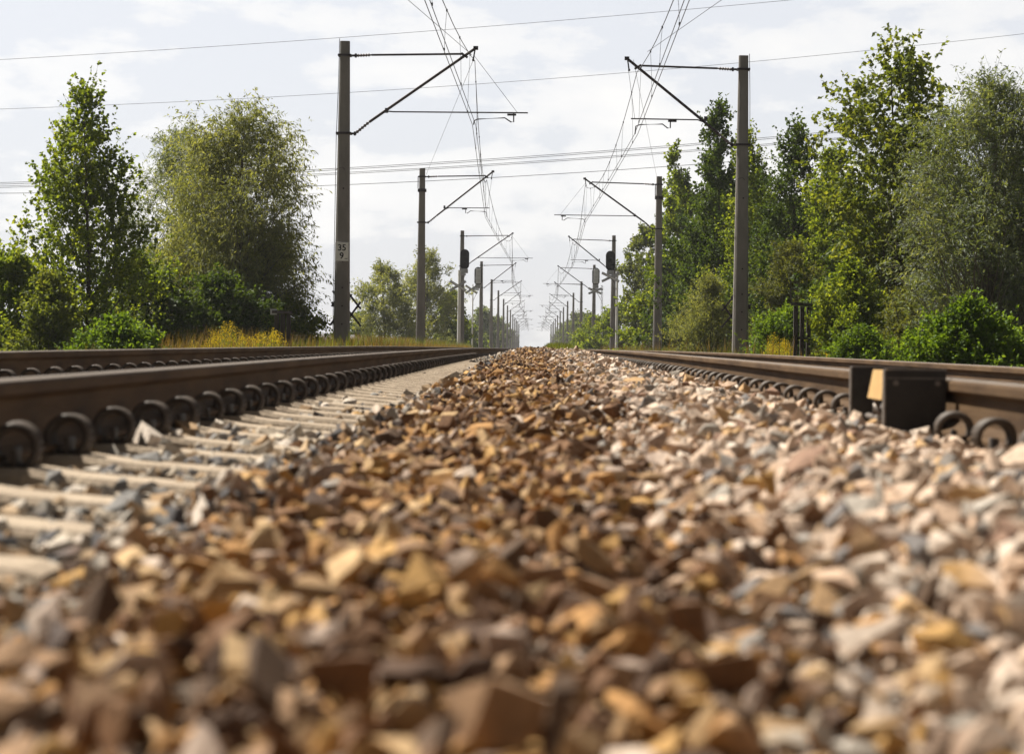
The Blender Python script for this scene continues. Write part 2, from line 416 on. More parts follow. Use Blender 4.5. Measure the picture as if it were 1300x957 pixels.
def clip_mesh():
    """bent spring clip: two open loops side by side, joined by a toe bar, seen end-on as a ring"""
    m = MB()
    ang = np.linspace(-2.5, 2.62, 17)
    R_ = .047
    for dy in (-.03, -.01, .01, .03):
        pts = [(R_*math.sin(a)*1.02, dy+.010*math.cos(a), R_*math.cos(a)) for a in ang]
        m.tube(pts, .0095, 7)
    a = ang[-1]; m.tube([(R_*math.sin(a), -.045, R_*math.cos(a)), (R_*math.sin(a), .045, R_*math.cos(a))], .008, 6)
    # cast shoulder held in the sleeper, under the loops
    m.box((-.004, 0, -.046), (.05, .05, .028), None, .004)
    m.box((0, 0, -.022), (.012, .085, .045), None, .003)
    return m.mesh('rail_clip', True)
CLIP = clip_mesh(); CLIP.materials.append(M['clip'])
def make_track(xc, label, dz):
    root = empty('railway_track', (0, 0, 0)); tag(root, label, 'railway track', 'railway tracks')
    for sx, dzz in zip((-1, 1), dz): mobj('rail', rail_mesh(xc+sx*GAUGE, dzz), None, root)
    k = 0; rest = MB()
    for i in range(-2, 190):
        y = .3+i*.6+random.uniform(-.01, .01)
        mb = sleeper_mb(xc, dz[0], dz[1], y)
        if i < 98:
            s = mb.build('sleeper', M['sleeper'], root)
            if i < 75:
                for sx, dzz in zip((-1, 1), dz):
                    for side in (-1, 1):
                        if i > 45 and side*np.sign(-xc) < 0: continue
                        c = bpy.data.objects.new('rail_clip', CLIP); link(c, s)
                        c.location = (xc+sx*GAUGE+side*.1, y, -RAILH+.03+dzz-float(drop(y)))
                        c.rotation_euler = (random.uniform(-.04, .04), 0, (0 if side > 0 else PI)+random.uniform(-.08, .08))
        else:
            rest.add(np.concatenate(mb.v), np.concatenate(mb.q), np.concatenate(mb.t))
    r = rest.build('sleeper', M['sleeper'], root); r['kind'] = 'stuff'
    return root
make_track(LX, 'railway track left of the gravel strip, its rail sides in deep shade', (.018, 0))
make_track(RX, 'railway track right of the gravel strip, its rusty rails lit by the sun', (0, -.014))

# rail-side device on the right track
d = empty('track_device', (1.10, 7.4, -.235)); tag(d, 'black steel box with a yellow block, beside the near rail of the right track', 'track device')
for yy, nm in ((0, 'end_plate'), (.78, 'end_plate')):
    m = MB(); m.box((.094, yy, .135), (.188, .035, .25), None, .004); e = m.build(nm, M['housing'], d)
    m = MB(); m.box((-.0035, yy, .135), (.006, .038, .252), None, .001); m.box((.094, yy, .2625), (.19, .038, .004), None, 0); m.build('plate_edge', M['edge'], e)  # strips paler than the plates: sunlight painted on their left and top edges
    if yy == 0:
        for bx, bz_ in ((.03, .05), (.16, .05), (.03, .22), (.16, .22)):
            m = MB(); m.tube([(bx, -.016, bz_), (bx, -.025, bz_)], .009, 6); m.build('bolt', M['edge'], e)
        m = MB(); m.box((.094, -.0185, .235), (.182, .002, .003)); m.build('lid_seam', M['edge'], e)
m = MB(); m.box((.14, .39, .12), (.012, .74, .22), None, .003); m.box((.08, .39, .012), (.12, .74, .02), None, .003); m.build('back_plate', M['housing'], d)
m = MB()
bmv = [(-.005, .045, .165), (.05, .045, .165), (.05, .30, .165), (-.005, .36, .165), (0, .045, .258), (.05, .045, .258), (.05, .25, .258), (0, .27, .258)]
m.add(bmv, [(0, 3, 2, 1), (4, 5, 6, 7), (0, 1, 5, 4), (1, 2, 6, 5), (2, 3, 7, 6), (3, 0, 4, 7)]); m.build('yellow_block', M['yellowwood'], d)
m = MB(); m.tube([(.03, .02, .10), (.03, .6, .10)], .009, 8); m.tube([(.03, .25, .10), (.01, .27, .14), (.02, .33, .155), (.03, .40, .13), (.03, .42, .10)], .010, 8)
m.build('rod', M['edge'], d, True)
m = MB(); m.tube([(-.008, .12, .10), (.045, .12, .10)], .016, 6); m.build('bolt', M['edge'], d)

# ------------------------------------------------------------------ masts with cantilevers (local: pole at origin, track towards +x)
def pole_mesh():
    m = MB()
    lv = [(-.9, .205), (0, .2), (7.55, .118)]
    v = []
    for z, h in lv:
        c = h*.28; hy = h*.85
        v += [(-h+c, -hy, z), (h-c, -hy, z), (h, -hy+c, z), (h, hy-c, z), (h-c, hy, z), (-h+c, hy, z), (-h, hy-c, z), (-h, -hy+c, z)]
    q = [(i*8+j, i*8+(j+1) % 8, (i+1)*8+(j+1) % 8, (i+1)*8+j) for i in range(2) for j in range(8)]
    t = [(16, 16+k, 16+k+1) for k in range(1, 7)]
    m.add(v, q, t)
    return m.mesh('pole')
POLE = pole_mesh(); POLE.materials.append(M['concrete'])
def arm_parts(kind, lod=0):
    n = 8 if lod == 0 else 5
    P_ = {}
    A = kind == 'A'
    tipx, tipz = (3.24, 7.42) if A else (2.98, 7.45)
    m = MB()
    m.tube([(.62, 0, 5.56), (tipx, 0, tipz)], .036 if lod == 0 else .034, n)
    P_['strut'] = (m, 'steel')
    m = MB(); m.tube([(.66, 0, 7.22), (tipx-.32, 0, 7.27)], .026, n); m.tube([(tipx-.36, 0, 7.29), (tipx-.2, 0, 7.18)], .03, n); P_['tie_tube'] = (m, 'steel')
    for z in (7.2, 5.27):
        m = MB(); P_['clamp'+('' if z > 6 else '2')] = (m, 'steel')
        m.box((.0, 0, z), (.33 if z > 6 else .38, .30 if z > 6 else .36, .05)); m.box((.24, 0, z), (.14, .05, .05)); m.tube([(.27, 0, z-.05), (.27, 0, z+.05)], .03, 6)
    rr = [.018]+[.045, .02]*5+[.018]
    m = MB(); m.disc_stack((.3, 0, 7.2), (.66, 0, 7.22), rr, 10); P_['insulator'] = (m, 'insul')
    m = MB(); m.disc_stack((.3, 0, 5.29), (.64, 0, 5.575), rr, 10); P_['insulator2'] = (m, 'insul')
    x0, x1, zr = (.97, 4.55, 5.82) if A else (.87, 2.86 if True else 0, 5.9)
    xs0 = 1.2 if A else 1.15
    sx = 4.2 if A else 1.85
    z0s = 5.56+(x0+.1-.62)/(tipx-.62)*(tipz-5.56)
    m = MB(); m.tube([(x0+.02, 0, z0s-.04), (xs0, 0, zr), (x1, 0, zr+.01)], .017, n)
    m.box((x0+.08, 0, zr+.03), (.08, .05, .12)); m.box((sx-.05, 0, zr-.04), (.22, .03, .05)); P_['registration_tube'] = (m, 'steel')
    m = MB()
    cx = 3.24 if A else 2.68
    if A: pts = [(sx, 0, zr), (sx, 0, zr-.22), (sx-.07, 0, zr-.22), (sx-.22, 0, zr-.12), (cx+.06, 0, zr-.16), (cx-.02, 0, zr-.20), (cx-.03, 0, 5.52)]
    else: pts = [(sx, 0, zr), (sx, 0, zr-.22), (sx+.07, 0, zr-.22), (sx+.2, 0, zr-.12), (cx-.06, 0, zr-.14), (cx+.05, 0, zr-.18), (cx+.07, 0, 5.52)]
    m.tube(pts, .016, n); P_['steady_arm'] = (m, 'steel')
    m = MB(); m.tube([(tipx-.02, 0, tipz-.05), (tipx-.06, 0, tipz-.3)], .02, 6); m.box((tipx, 0, tipz), (.12, .08, .09)); m.box((tipx-.06, 0, tipz-.3), (.05, .1, .05))
    m.tube([(tipx-.03, 0, tipz-.2), ((x1-.25 if A else x1-.1), 0, zr)], .005, 4); P_['hanger'] = (m, 'steel')
    return P_
def arm_meshes(kind, lod):
    out = {}
    for k, (m, mat) in arm_parts(kind, lod).items():
        me = m.mesh(k.rstrip('2'), False); me.materials.append(M[mat]); out[k] = me
    return out
ARMS = {k: arm_meshes(k, 0) for k in 'AB'}
def local_wire_x(kind): return 3.22 if kind == 'A' else 2.72
ORD = ['first', 'second', 'third', 'fourth', 'fifth', 'sixth', 'seventh', 'eighth', 'ninth', 'tenth', 'eleventh', 'twelfth', 'thirteenth', 'fourteenth']
LZ = [58.5, 99.7, 152.2, 205.7, 259, 308, 361, 414, 467, 520, 573, 626, 679, 732]
RZ = [60.5, 102.8, 156.3, 211, 263, 316, 371, 423, 476, 529, 582, 635, 688, 741]
LPX = [-4.77, -4.8, -4.7, -4.65]+[-4.72]*10
RPX = [5.27, 5.36, 5.2, 5.3]+[5.2]*10
LK = [('A', 'B')[i % 2] for i in range(14)]; RK = [('B', 'A')[i % 2] for i in range(14)]
def lattice(parent):
    m = MB()
    def b(x0, z0, x1, z1): m.bar((x0, 0, z0), (x1, 0, z1), .05, .014)
    y = 0
    for (a, c, e, f) in ((-.30, .99, .15, 1.60), (-.33, .52, .20, 1.30), (-.02, .50, .42, 1.10), (-.02, 1.50, .43, .93), (-.28, 1.38, .44, .50), (-.30, 1.10, .14, .48)):
        b(a, c, e, f)
    o = m.build('lattice_screen', M['steel'], parent); return o
def make_mast(side, i):
    Y = (LZ, RZ)[side][i]; X = (LPX, RPX)[side][i]; kind = (LK, RK)[side][i]
    root = empty('catenary_mast', (X, Y, -float(drop(Y))), 0)
    sidew = ('left', 'right')[side]
    extra = {(0, 0): ', with kilometre plate', (0, 1): ', before pale willows', (0, 2): ', behind a signal',
             (1, 0): ', before dark trees', (1, 1): ', beside the trees', (1, 2): ', behind a signal'}.get((side, i), '')
    tag(root, f'concrete mast, {ORD[i]} from the front in the {sidew} row{extra}', 'catenary mast', 'concrete masts carrying the overhead line')
    p = bpy.data.objects.new('pole', POLE); link(p, root)
    if i < 10:
        for k, me in ARMS[kind].items():
            if i > 4 and k.rstrip('2') in ('insulator', 'hanger', 'clamp'): continue
            o = bpy.data.objects.new(k.rstrip('2'), me); link(o, root)
            if side: o.scale = (-1, 1, 1)
    else:
        for k in ('strut', 'tie_tube', 'registration_tube'):
            o = bpy.data.objects.new(k, ARMS[kind][k]); link(o, root)
            if side: o.scale = (-1, 1, 1)
    if i == 1:
        m = MB(); m.box((0, 0, 6.62), (.36, .34, .13), None, .01); m.tube([(-.17, -.1, 6.7), (-.17, -.1, 7.2)], .02, 6); m.build('collar', M['steel'], root)
    if i == 0:
        o = lattice(root); o.location = (0.02, .26, 0)
        if side: o.scale = (-1, 1, 1); o.location = (-.02, .26, .1)
        m = MB(); s = 1 if side else -1
        m.tube([(s*.15, -.02, 7.6), (s*.17, -.05, 6.6), (s*.18, -.1, 5.3)] if side else [(-.135, 0, 7.62), (-.15, -.02, 6.5), (-.19, 0, 5.2), (-.22, 0, 0)], .008, 5)
        m.build('earth_cable', M['steel'], root)
        m = MB()
        for z in (.55, 1.0, 1.45, 2.1, 3.9): m.tube([(.02, -.2, z), (.02, -.155, z)], .022, 6)
        m.tube([(-.2, -.165, 4.35), (-.1, -.19, 4.4), (.0, -.18, 4.42), (.05, -.19, 4.36)], .006, 5)
        m.build('bolt', M['steel'], root)
    return root
masts = [[make_mast(s, i) for i in range(14)] for s in (0, 1)]

# kilometre plate on the first left mast
ks = empty('kilometre_plate', (LPX[0], LZ[0], 0)); tag(ks, 'white kilometre plate reading 35 over 9 on the front left mast', 'sign')
zc = P(434, 320, LZ[0])[2]
m = MB(); m.box((0, -.198, zc), (.335, .018, .47), None, .004); m.build('plate', M['white'], ks)
m = MB()
for a in (-1, 1): m.box((a*.160, -.2085, zc), (.006, .003, .455)); m.box((0, -.2085, zc+a*.2245), (.326, .003, .006))
m.build('border', M['galv'], ks)
def text_obj(name, body, size, loc, mat, parent, ext=.003):
    cu = bpy.data.curves.new(name, 'FONT'); cu.body = body; cu.size = size; cu.extrude = ext; cu.align_x = 'CENTER'; cu.align_y = 'CENTER'
    cu.offset = .0035 if size > .1 else 0
    o = bpy.data.objects.new(name+'_tmp', cu); COL.objects.link(o)
    dg = bpy.context.evaluated_depsgraph_get(); dg.update()
    me = bpy.data.meshes.new_from_object(o.evaluated_get(dg)); me.name = name
    bpy.data.objects.remove(o); me.materials.clear()
    r = mobj(name, me, mat, parent); r.location = loc; r.rotation_euler = (PI/2, 0, 0); return r
text_obj('number', '35', .215, (0, -.212, zc+.095), M['black'], ks)
text_obj('number', '9', .215, (-.005, -.212, zc-.105), M['black'], ks)
m = MB(); m.box((.085, -.2085, zc-.17), (.03, .003, .018)); m.box((.125, -.2085, zc-.17), (.03, .003, .018)); m.build('small_mark', M['black'], ks)

# ------------------------------------------------------------------ overhead lines
def overhead(side):
    zs = (LZ, RZ)[side]; px = (LPX, RPX)[side]; kd = (LK, RK)[side]
    root = empty('overhead_line', (0, 0, 0))
    tag(root, ('double contact wire with droppers over the left track', 'double contact wire with droppers over the right track')[side], 'overhead line', 'overhead lines above the two tracks')
    sg = -1 if side else 1
    sup = [(zs[0]-52.5, (px[0]+sg*local_wire_x('B' if kd[0] == 'A' else 'A')), 7.08)]
    for Y, X, k in zip(zs, px, kd): sup.append((Y, X+sg*local_wire_x(k), 7.08))
    sup.insert(0, (sup[0][0]-52, sup[1][1], 7.08))
    mes = []; con = [[], []]; cj = []
    for (y0, x0, h0), (y1, x1, h1) in zip(sup[:-1], sup[1:]):
        for t in np.linspace(0, 1, 14)[:-1]:
            Y = y0+(y1-y0)*t; X = x0+(x1-x0)*t; d_ = float(drop(Y))
            mes.append((X, Y, 7.1-1.05*4*t*(1-t)-d_))
            for c, off in ((0, -.04), (1, .04)): con[c].append((X+off, Y, 5.52-.03*math.sin(PI*t)-d_))
    m = MB(); m.tube(mes, np.interp([p[1] for p in mes], [60, 400], [.0085, .02]), 5); m.build('messenger_wire', M['wire'], root, True)
    for c in con:
        m = MB(); m.tube(c, np.interp([p[1] for p in c], [60, 400], [.0075, .018]), 5); m.build('contact_wire', M['wire'], root)
    nd = 0
    for j, ((y0, x0, _), (y1, x1, _)) in enumerate(zip(sup[1:6], sup[2:7])):
        for t in np.linspace(.06, .94, 9):
            Y = y0+(y1-y0)*t; X = x0+(x1-x0)*t; d_ = float(drop(Y))
            zt = 7.1-1.05*4*t*(1-t)-d_; zb = 5.53-d_; o_ = (-.04, .04)[int(round(t*9)) % 2]
            m = MB(); m.tube([(X, Y, zt), (X+o_*.7, Y+.02, (zt+zb)/2), (X+o_, Y, zb)], .0038, 4); m.box((X, Y, zt), (.03, .05, .045)); m.box((X+o_, Y, zb), (.025, .05, .05))
            m.build('dropper', M['wire'], root)
    return root, sup
oh = [overhead(0), overhead(1)]
# stay wires from the front cantilevers
def stay(a, b, label, r=.006, sag=.0):
    m = MB(); a = np.array(a); b = np.array(b)
    pts = [a+(b-a)*t-np.array([0, 0, sag*4*t*(1-t)]) for t in np.linspace(0, 1, 9)]
    m.tube(pts, r, 5); o = m.build('stay_wire', M['wire']); tag(o, label, 'stay wire', 'thin stay wires tied to the front cantilevers')
stay(P(602, 74, 58.5), P(541, 222, 99.4), 'thin stay wire from the front left cantilever tip to the second left mast', .005)
stay(P(804, 76, 60.5), P(834, 226, 102.5), 'thin stay wire from the front right cantilever tip to the second right mast', .005)
stay(P(599, 70, 58.5), P(440, -67, 36), 'stay wire running from the front left cantilever tip towards the upper left', .006)
stay(P(822, 66, 60.5), P(1005, -62, 40), 'stay wire running from the front right cantilever tip towards the upper right', .006)
# power line wires crossing far behind the front masts
def cross(pts, Y0, r, label):
    xs_, ys_ = zip(*pts); co = np.polyfit(xs_, ys_, 2 if len(pts) > 2 else 1)
    w = [P(x, np.polyval(co, x), Y0) for x in np.linspace(-260, 1560, 40)]
    m = MB(); m.tube(w, r, 5); o = m.build('power_line_wire', M['alu']); tag(o, label, 'power line', 'power line wires crossing above the railway')
cross([(0, 76), (400, 51), (720, 25), (1010, 0)], 140, .013, 'topmost thin power line wire crossing the sky')
cross([(0, 138.5), (430, 119.5), (720, 98), (1000, 74), (1300, 43.5)], 140, .012, 'second thin power line wire from the top, crossing at mast-top height')
for k, o_ in enumerate((0, 2)):
    cross([(0, 232+o_), (400, 216+o_), (680, 197.5+o_), (1000, 172.5+o_)], 150, .017, ('upper', 'lower')[k]+' wire of the upper close pair crossing mid sky')
for k, o_ in enumerate((0, 2)):
    cross([(0, 233.5+3+o_*.0+k*1.8), (400, 221.5+k*1.8), (680, 204.5+k*1.8), (1000, 181+k*1.8)], 150, .016, ('upper', 'lower')[k]+' wire of the lower close pair crossing mid sky')
cross([(0, 245.5), (430, 235.5), (720, 219.5), (900, 208)], 145, .017, 'lowest power line wire, just above the second masts')

# ------------------------------------------------------------------ signals
def signal(px_m, py_top, Y, hx, hy0, hy1, hw, back, cross_c, cw, ch, label, mast_r, latt=False, crossang=.48):
    b = P(px_m, 440, Y); gz_ = -.6-float(drop(Y))
    root = empty('railway_signal', (b[0], Y, gz_)); tag(root, label, 'railway signal', 'railway signals beside the line')
    K = Y/FPX
    def L_(px, py): p = P(px, py, Y); return np.array([p[0]-b[0], 0, p[2]-gz_])
    top = L_(px_m, py_top)[2]
    m = MB()
    if latt:
        for sx in (-1, 1): m.tube([(sx*.07, 0, 0), (sx*.05, 0, top)], .018, 6)
        for i in range(26): z = i*top/26; s = 1 if i % 2 else -1; m.tube([(s*.065, 0, z), (-s*.065, 0, z+top/26)], .012, 4)
    else: m.tube([(0, 0, 0), (0, 0, top)], [mast_r, mast_r*.85], 12)
    m.box((0, 0, .1), (.3, .3, .5), None, .02)
    m.build('mast', M['white'] if not latt else M['galv'], root, False)
    c = L_(hx, (hy0+hy1)/2); H = (hy1-hy0)*K; W = hw*K
    # oval backing board with black hoods
    bm = bmesh.new(); ring = []
    for k in range(32):
        a = 2*PI*k/32; x = math.cos(a); z = math.sin(a)
        ring.append(bm.verts.new((x*W/2, -.06, z*W/2+(H/2-W/2)*(1 if z >= 0 else -1))))
    f = bm.faces.new(ring); r = bmesh.ops.extrude_face_region(bm, geom=[f])
    for v in r['geom']:
        if isinstance(v, bmesh.types.BMVert): v.co.y += .12
    bmesh.ops.recalc_face_normals(bm, faces=bm.faces[:])
    m = MB(); m.bm(bm, c); hd = m.build('signal_head', M['black'], root)
    if back:
        m = MB(); m.box(c+np.array([0.03*W, -.12, 0]), (W*.66, .12, H*.84), None, .03); m.build('rear_housing', M['signgrey'], hd)
        for dz_ in (-.22, .0, .22):
            m = MB(); m.box(c+np.array([.03*W, -.185, dz_*H]), (W*.6, .01, .015)); m.build('hinge_bar', M['galv'], hd)
    else:
        for kk in range(3):
            zc_ = c[2]+(kk-1)*H*.28
            m = MB(); a_ = np.linspace(.1*PI, .9*PI, 9)
            pts = [(c[0]+W*.3*math.cos(a), -.16, zc_+W*.3*math.sin(a)) for a in a_]; m.tube(pts, .018, 5)
            m.tube([(c[0], -.07, zc_-.02), (c[0], -.075, zc_-.02)], W*.24, 14); m.build('lamp_hood', M['black'], hd, False)
    # bracket under the head back to the mast
    m = MB(); bz_ = c[2]-H/2
    m.box((c[0], 0, bz_-.10), (W*.75, .2, .28), None, .02); m.box((c[0]/2, 0, bz_-.32), (abs(c[0])+.16, .12, .12), None, .01)
    m.tube([(c[0]*1.1, 0, bz_-.1), (c[0]*1.05, 0, bz_-.4), (c[0]*.4, 0, bz_-.9), (0, 0, bz_-1.25)], .018, 6)
    m.build('bracket', M['galv'], root)
    cc = L_(*cross_c)
    dx, dz_ = cw*K/2, ch*K/2
    m = MB(); m.bar(cc+np.array([-dx, -.14, -dz_]), cc+np.array([dx, -.14, dz_]), .16, .02)
    m.bar(cc+np.array([-dx, -.165, dz_]), cc+np.array([dx, -.165, -dz_]), .16, .02)
    xx = m.build('cross_boards', M['galv'], root)
    m = MB(); m.bar(cc+np.array([-dx*.9, -.178, dz_*.9]), cc+np.array([dx*.9, -.178, -dz_*.9]), .05, .004); m.build('stripe', M['white'], xx)
    return root
signal(582.3, 343, 146, 590, 316.5, 342, 11.5, False, (581.5, 363), 20, 12, 'white-masted signal with a black oval head, left of the line', .11)
signal(599.5, 361, 178, 607, 339, 362, 9.5, True, (598.5, 367.5), 15, 10, 'thin-masted signal with a grey-backed head, between the third and fourth left masts', .05)
signal(782.5, 344, 148, 775, 318.5, 344, 11.8, False, (775, 352), 22, 11, 'white-masted signal with a black oval head, right of the line', .08)
signal(763.5, 362, 180, 756.5, 340, 362, 9.5, True, (755.5, 369.5), 17, 7, 'lattice-masted signal with a grey-backed head, right of the line', .05, True)

# ------------------------------------------------------------------ small frames either side
def frame_thing(px0, px1, pytop, Y, label, light_top=False, pymid=None):
    a = P(px0, pytop, Y); b = P(px1, pytop, Y+.9)
    zt = a[2]; zg = -.65
    root = empty('timber_frame', (a[0], Y, zg)); tag(root, label, 'frame', 'dark timber frames beside the line')
    def l(p): return np.array([p[0]-a[0], p[1]-Y, p[2]-zg])
    B = l(b); B[2] = zt-zg; A_ = np.array([0, 0, zt-zg])
    for t in (0.02, .5, .98):
        q = A_+(B-A_)*t; m = MB(); m.box((q[0], q[1], (zt-zg)/2-.02), (.085, .085, zt-zg-.04), None, .006); m.build('post', M['oldwood'], root)
    ex = (B-A_)/np.linalg.norm(B-A_)
    m = MB(); m.bar(A_-ex*.12+[0, -.05, 0], B+ex*.08+[0, -.05, 0], .06, .11); m.build('rail_board', M['oldwood'], root)
    if pymid: 
        z = P(px0, pymid, Y)[2]-zg; o_ = np.array([0, -.07, z-A_[2]])
        m = MB(); m.bar(A_-ex*.05+o_, B+ex*.05+o_, .05, .07); m.build('rail_board', M['oldwood'], root)
    if light_top:
        m = MB(); m.box(tuple(A_+[-.05, -.10, 0]), (.13, .06, .12)); m.build('pale_end', M['galv'], root)
frame_thing(351, 367, 396, 49, 'low dark frame with a pale top end in the dry grass left of the track', True)
frame_thing(1010, 1027, 386, 47, 'dark three-post frame with two rails in front of the right hedge', False, 429)
# stake and old stump at the foot of the right mast
q = P(953, 433, 56); st = empty('marker_stake', (q[0], 56, -.66)); tag(st, 'thin white marker stake at the foot of the front right mast', 'stake')
m = MB(); m.tube([(0, 0, 0), (0, 0, q[2]+.66)], .03, 8); m.build('post', M['white'], st)
m = MB(); m.box((0, 0, q[2]+.62), (.065, .065, .05)); m.build('cap', M['galv'], st)

# ------------------------------------------------------------------ vegetation
def unit(v): return v/(np.linalg.norm(v, axis=-1, keepdims=True)+1e-9)
def leaf_arrays(c, d, nrm, L, W):
    """diamond leaves: centre c, axis d, normal nrm"""
    s = unit(np.cross(d, nrm)); n2 = np.cross(s, d)
    L = L[:, None]; W = W[:, None]
    a = c; tip = c+d*L; l = c+d*L*.42+s*W*.5+n2*W*.12; r = c+d*L*.42-s*W*.5+n2*W*.12
    v = np.stack([a, r, tip, l], 1).reshape(-1, 3)
    q = np.arange(len(c)*4).reshape(-1, 4)
    return v, q
PROF = {
 'poplar': ([0, .12, .3, .45, .65, .82, 1], [.85, 1, .98, .8, .55, .33, .1]),
 'round': ([0, .15, .4, .7, .9, 1], [.6, .9, 1, .85, .5, .12]),
 'dome': ([0, .2, .5, .8, 1], [1, 1, .9, .6, .1]),
 'fan': ([0, .2, .45, .75, .92, 1], [.35, .7, .95, 1.0, .6, .1]),
}
def tree(name, label, cat, px, pytop, halfpx, Y, mat, prof='round', nclump=90, nleaf=14000, leaf=.09, lw=.75, droop=0.0, upright=.4,
         trunk=.09, zbase=None, crown0=.12, twig=.45, bark='bark', seed=1, depth=1.0, lean=0.0, stems=1, group=None, spread=.22, parts=('trunk', 'crown'), pos=None, lumps=.3):
    r = np.random.default_rng(seed)
    if pos is None:
        top = P(px, pytop, Y); x0 = P(px, 440, Y)[0]
        zb = -.7-float(drop(Y)) if zbase is None else zbase
        H = top[2]-zb-.55*twig*(1-.7*droop); RW = halfpx*Y/FPX*1.18; nleaf = int(nleaf*1.7); nclump = int(nclump*1.35)
    else: x0, Y, zb, H, RW = pos
    root = empty(name, (x0, Y, zb)); tag(root, label, cat, group)
    ph = r.uniform(0, 6.28, 4)
    def tr(t):
        t = np.asarray(t, float)
        return np.stack([lean*H*t+.02*H*np.sin(3*t+ph[0]), .02*H*np.sin(4*t+ph[1]), H*t*.97], -1)
    tt = crown0+(1-crown0)*(r.beta(1.0, 1.55, nclump) if prof == 'poplar' else r.beta(1.15, 1.25, nclump))
    tt[:3] = [.97, .99, .93]
    az = r.uniform(0, 2*PI, nclump)
    pr = np.interp((tt-crown0)/(1-crown0), *PROF[prof])*RW
    lump = 1+lumps*np.sin(2*az+5*tt+ph[2])+lumps*.7*np.sin(5*az-9*tt+ph[3])+r.normal(0, .10, nclump)
    rad = pr*np.sqrt(r.uniform(.06, 1, nclump))*np.clip(lump, .35, 1.35)
    cen = tr(tt)+np.stack([np.cos(az)*rad, np.sin(az)*rad*depth, r.normal(0, .02*H, nclump)], -1)
    cen[:, 2] = np.clip(cen[:, 2], .1, H)
    # branches
    mb = MB()
    for s in range(stems):
        if stems == 1: mb.tube(tr(np.linspace(0, .96, 9)), trunk*(1-.88*np.linspace(0, 1, 9)), 7)
        else:
            a = 2*PI*s/stems+ph[0]; k = min(r.integers(0, nclump), nclump-1); e = tr(.85)+np.array([math.cos(a), math.sin(a)*depth, 0])*RW*.45
            mb.tube([np.array([math.cos(a), math.sin(a), 0])*.12, e*.5+np.array([0, 0, .1*H])*0, e], [trunk, trunk*.6, trunk*.15], 6)
    t0 = np.clip(tt-rad/H*(1.1-.5*droop)-.05, .03, .93)
    st = tr(t0)
    for k in range(nclump):
        mid = (st[k]*.5+cen[k]*.5)+np.array([0, 0, -.05*rad[k]+.12*droop*rad[k]])
        rb = max(.005, trunk*.26*(1-t0[k])*min(1, rad[k]/RW+.3))
        k1 = st[k]*.7+cen[k]*.3+r.normal(0, .05, 3)*rad[k]+np.array([0, 0, -.06*rad[k]]); k2 = st[k]*.3+cen[k]*.7+r.normal(0, .07, 3)*rad[k]+np.array([0, 0, .06*rad[k]])
        mb.tube([st[k], k1, mid*.3+k2*.7, cen[k]], [rb, rb*.7, rb*.45, rb*.2], 4, False)
    out = unit(cen-tr(np.clip(tt-.12, 0, 1)))
    # twigs
    tw = max(3, int(nleaf/nclump/10)); nt = nclump*tw
    ci = np.repeat(np.arange(nclump), tw)
    base = cen[ci]-out[ci]*r.uniform(0, 1, (nt, 1))**1.5*(rad[ci][:, None]*.55)+r.normal(0, spread*twig, (nt, 3))
    td = unit(out[ci]*.8+r.normal(0, .6, (nt, 3))+np.array([0, 0, upright-droop*.9]))
    tl = twig*r.uniform(.5, 1.25, nt)
    e1 = base+td*tl[:, None]*.5; e2 = base+td*tl[:, None]-np.array([0, 0, 1])*(droop*tl*.45)[:, None]
    if nleaf >= 3000:
        sel = r.random(nt) < .6
        pts = np.stack([base[sel], e1[sel], e2[sel]], 1); w = .0035
        sidev = unit(np.cross(td[sel], np.array([0, 1.0, .2])))*w; up2 = unit(np.cross(sidev, td[sel]))*w
        n_ = sel.sum(); tri = np.stack([sidev, -sidev*.5+up2*.87, -sidev*.5-up2*.87], 1)
        v = (pts[:, :, None, :]+tri[:, None, :, :]*np.array([1, .8, .35])[None, :, None, None]).reshape(-1, 3)
        b0 = np.arange(n_)[:, None, None]*9+np.array([[[0, 1, 4, 3], [1, 2, 5, 4], [2, 0, 3, 5], [3, 4, 7, 6], [4, 5, 8, 7], [5, 3, 6, 8]]])
        mb.add(v, b0.reshape(-1, 4))
    mb.build(parts[0], M[bark], root)
    lp = max(1, int(nleaf/nt)); ti = np.repeat(np.arange(nt), lp); n = len(ti)
    u = r.uniform(.1, 1.05, n)[:, None]
    pos_ = np.where(u < .5, base[ti]+(e1[ti]-base[ti])*u*2, e1[ti]+(e2[ti]-e1[ti])*(u*2-1))
    ld = unit(td[ti]*.7+r.normal(0, .65, (n, 3))+np.array([0, 0, -.35-droop*1.1]))
    nr = unit(r.normal(0, 1, (n, 3))+np.array([0, 0, .9]))
    LL = leaf*r.uniform(.6, 1.25, n)
    v, q = leaf_arrays(pos_+r.normal(0, .012, (n, 3)), ld, nr, LL, LL*lw)
    cr = mobj(parts[1], fast_mesh('crown', v, q), M[mat], root)
    return root
GT = 'trees along the railway'
GS = 'shrubs along the railway'
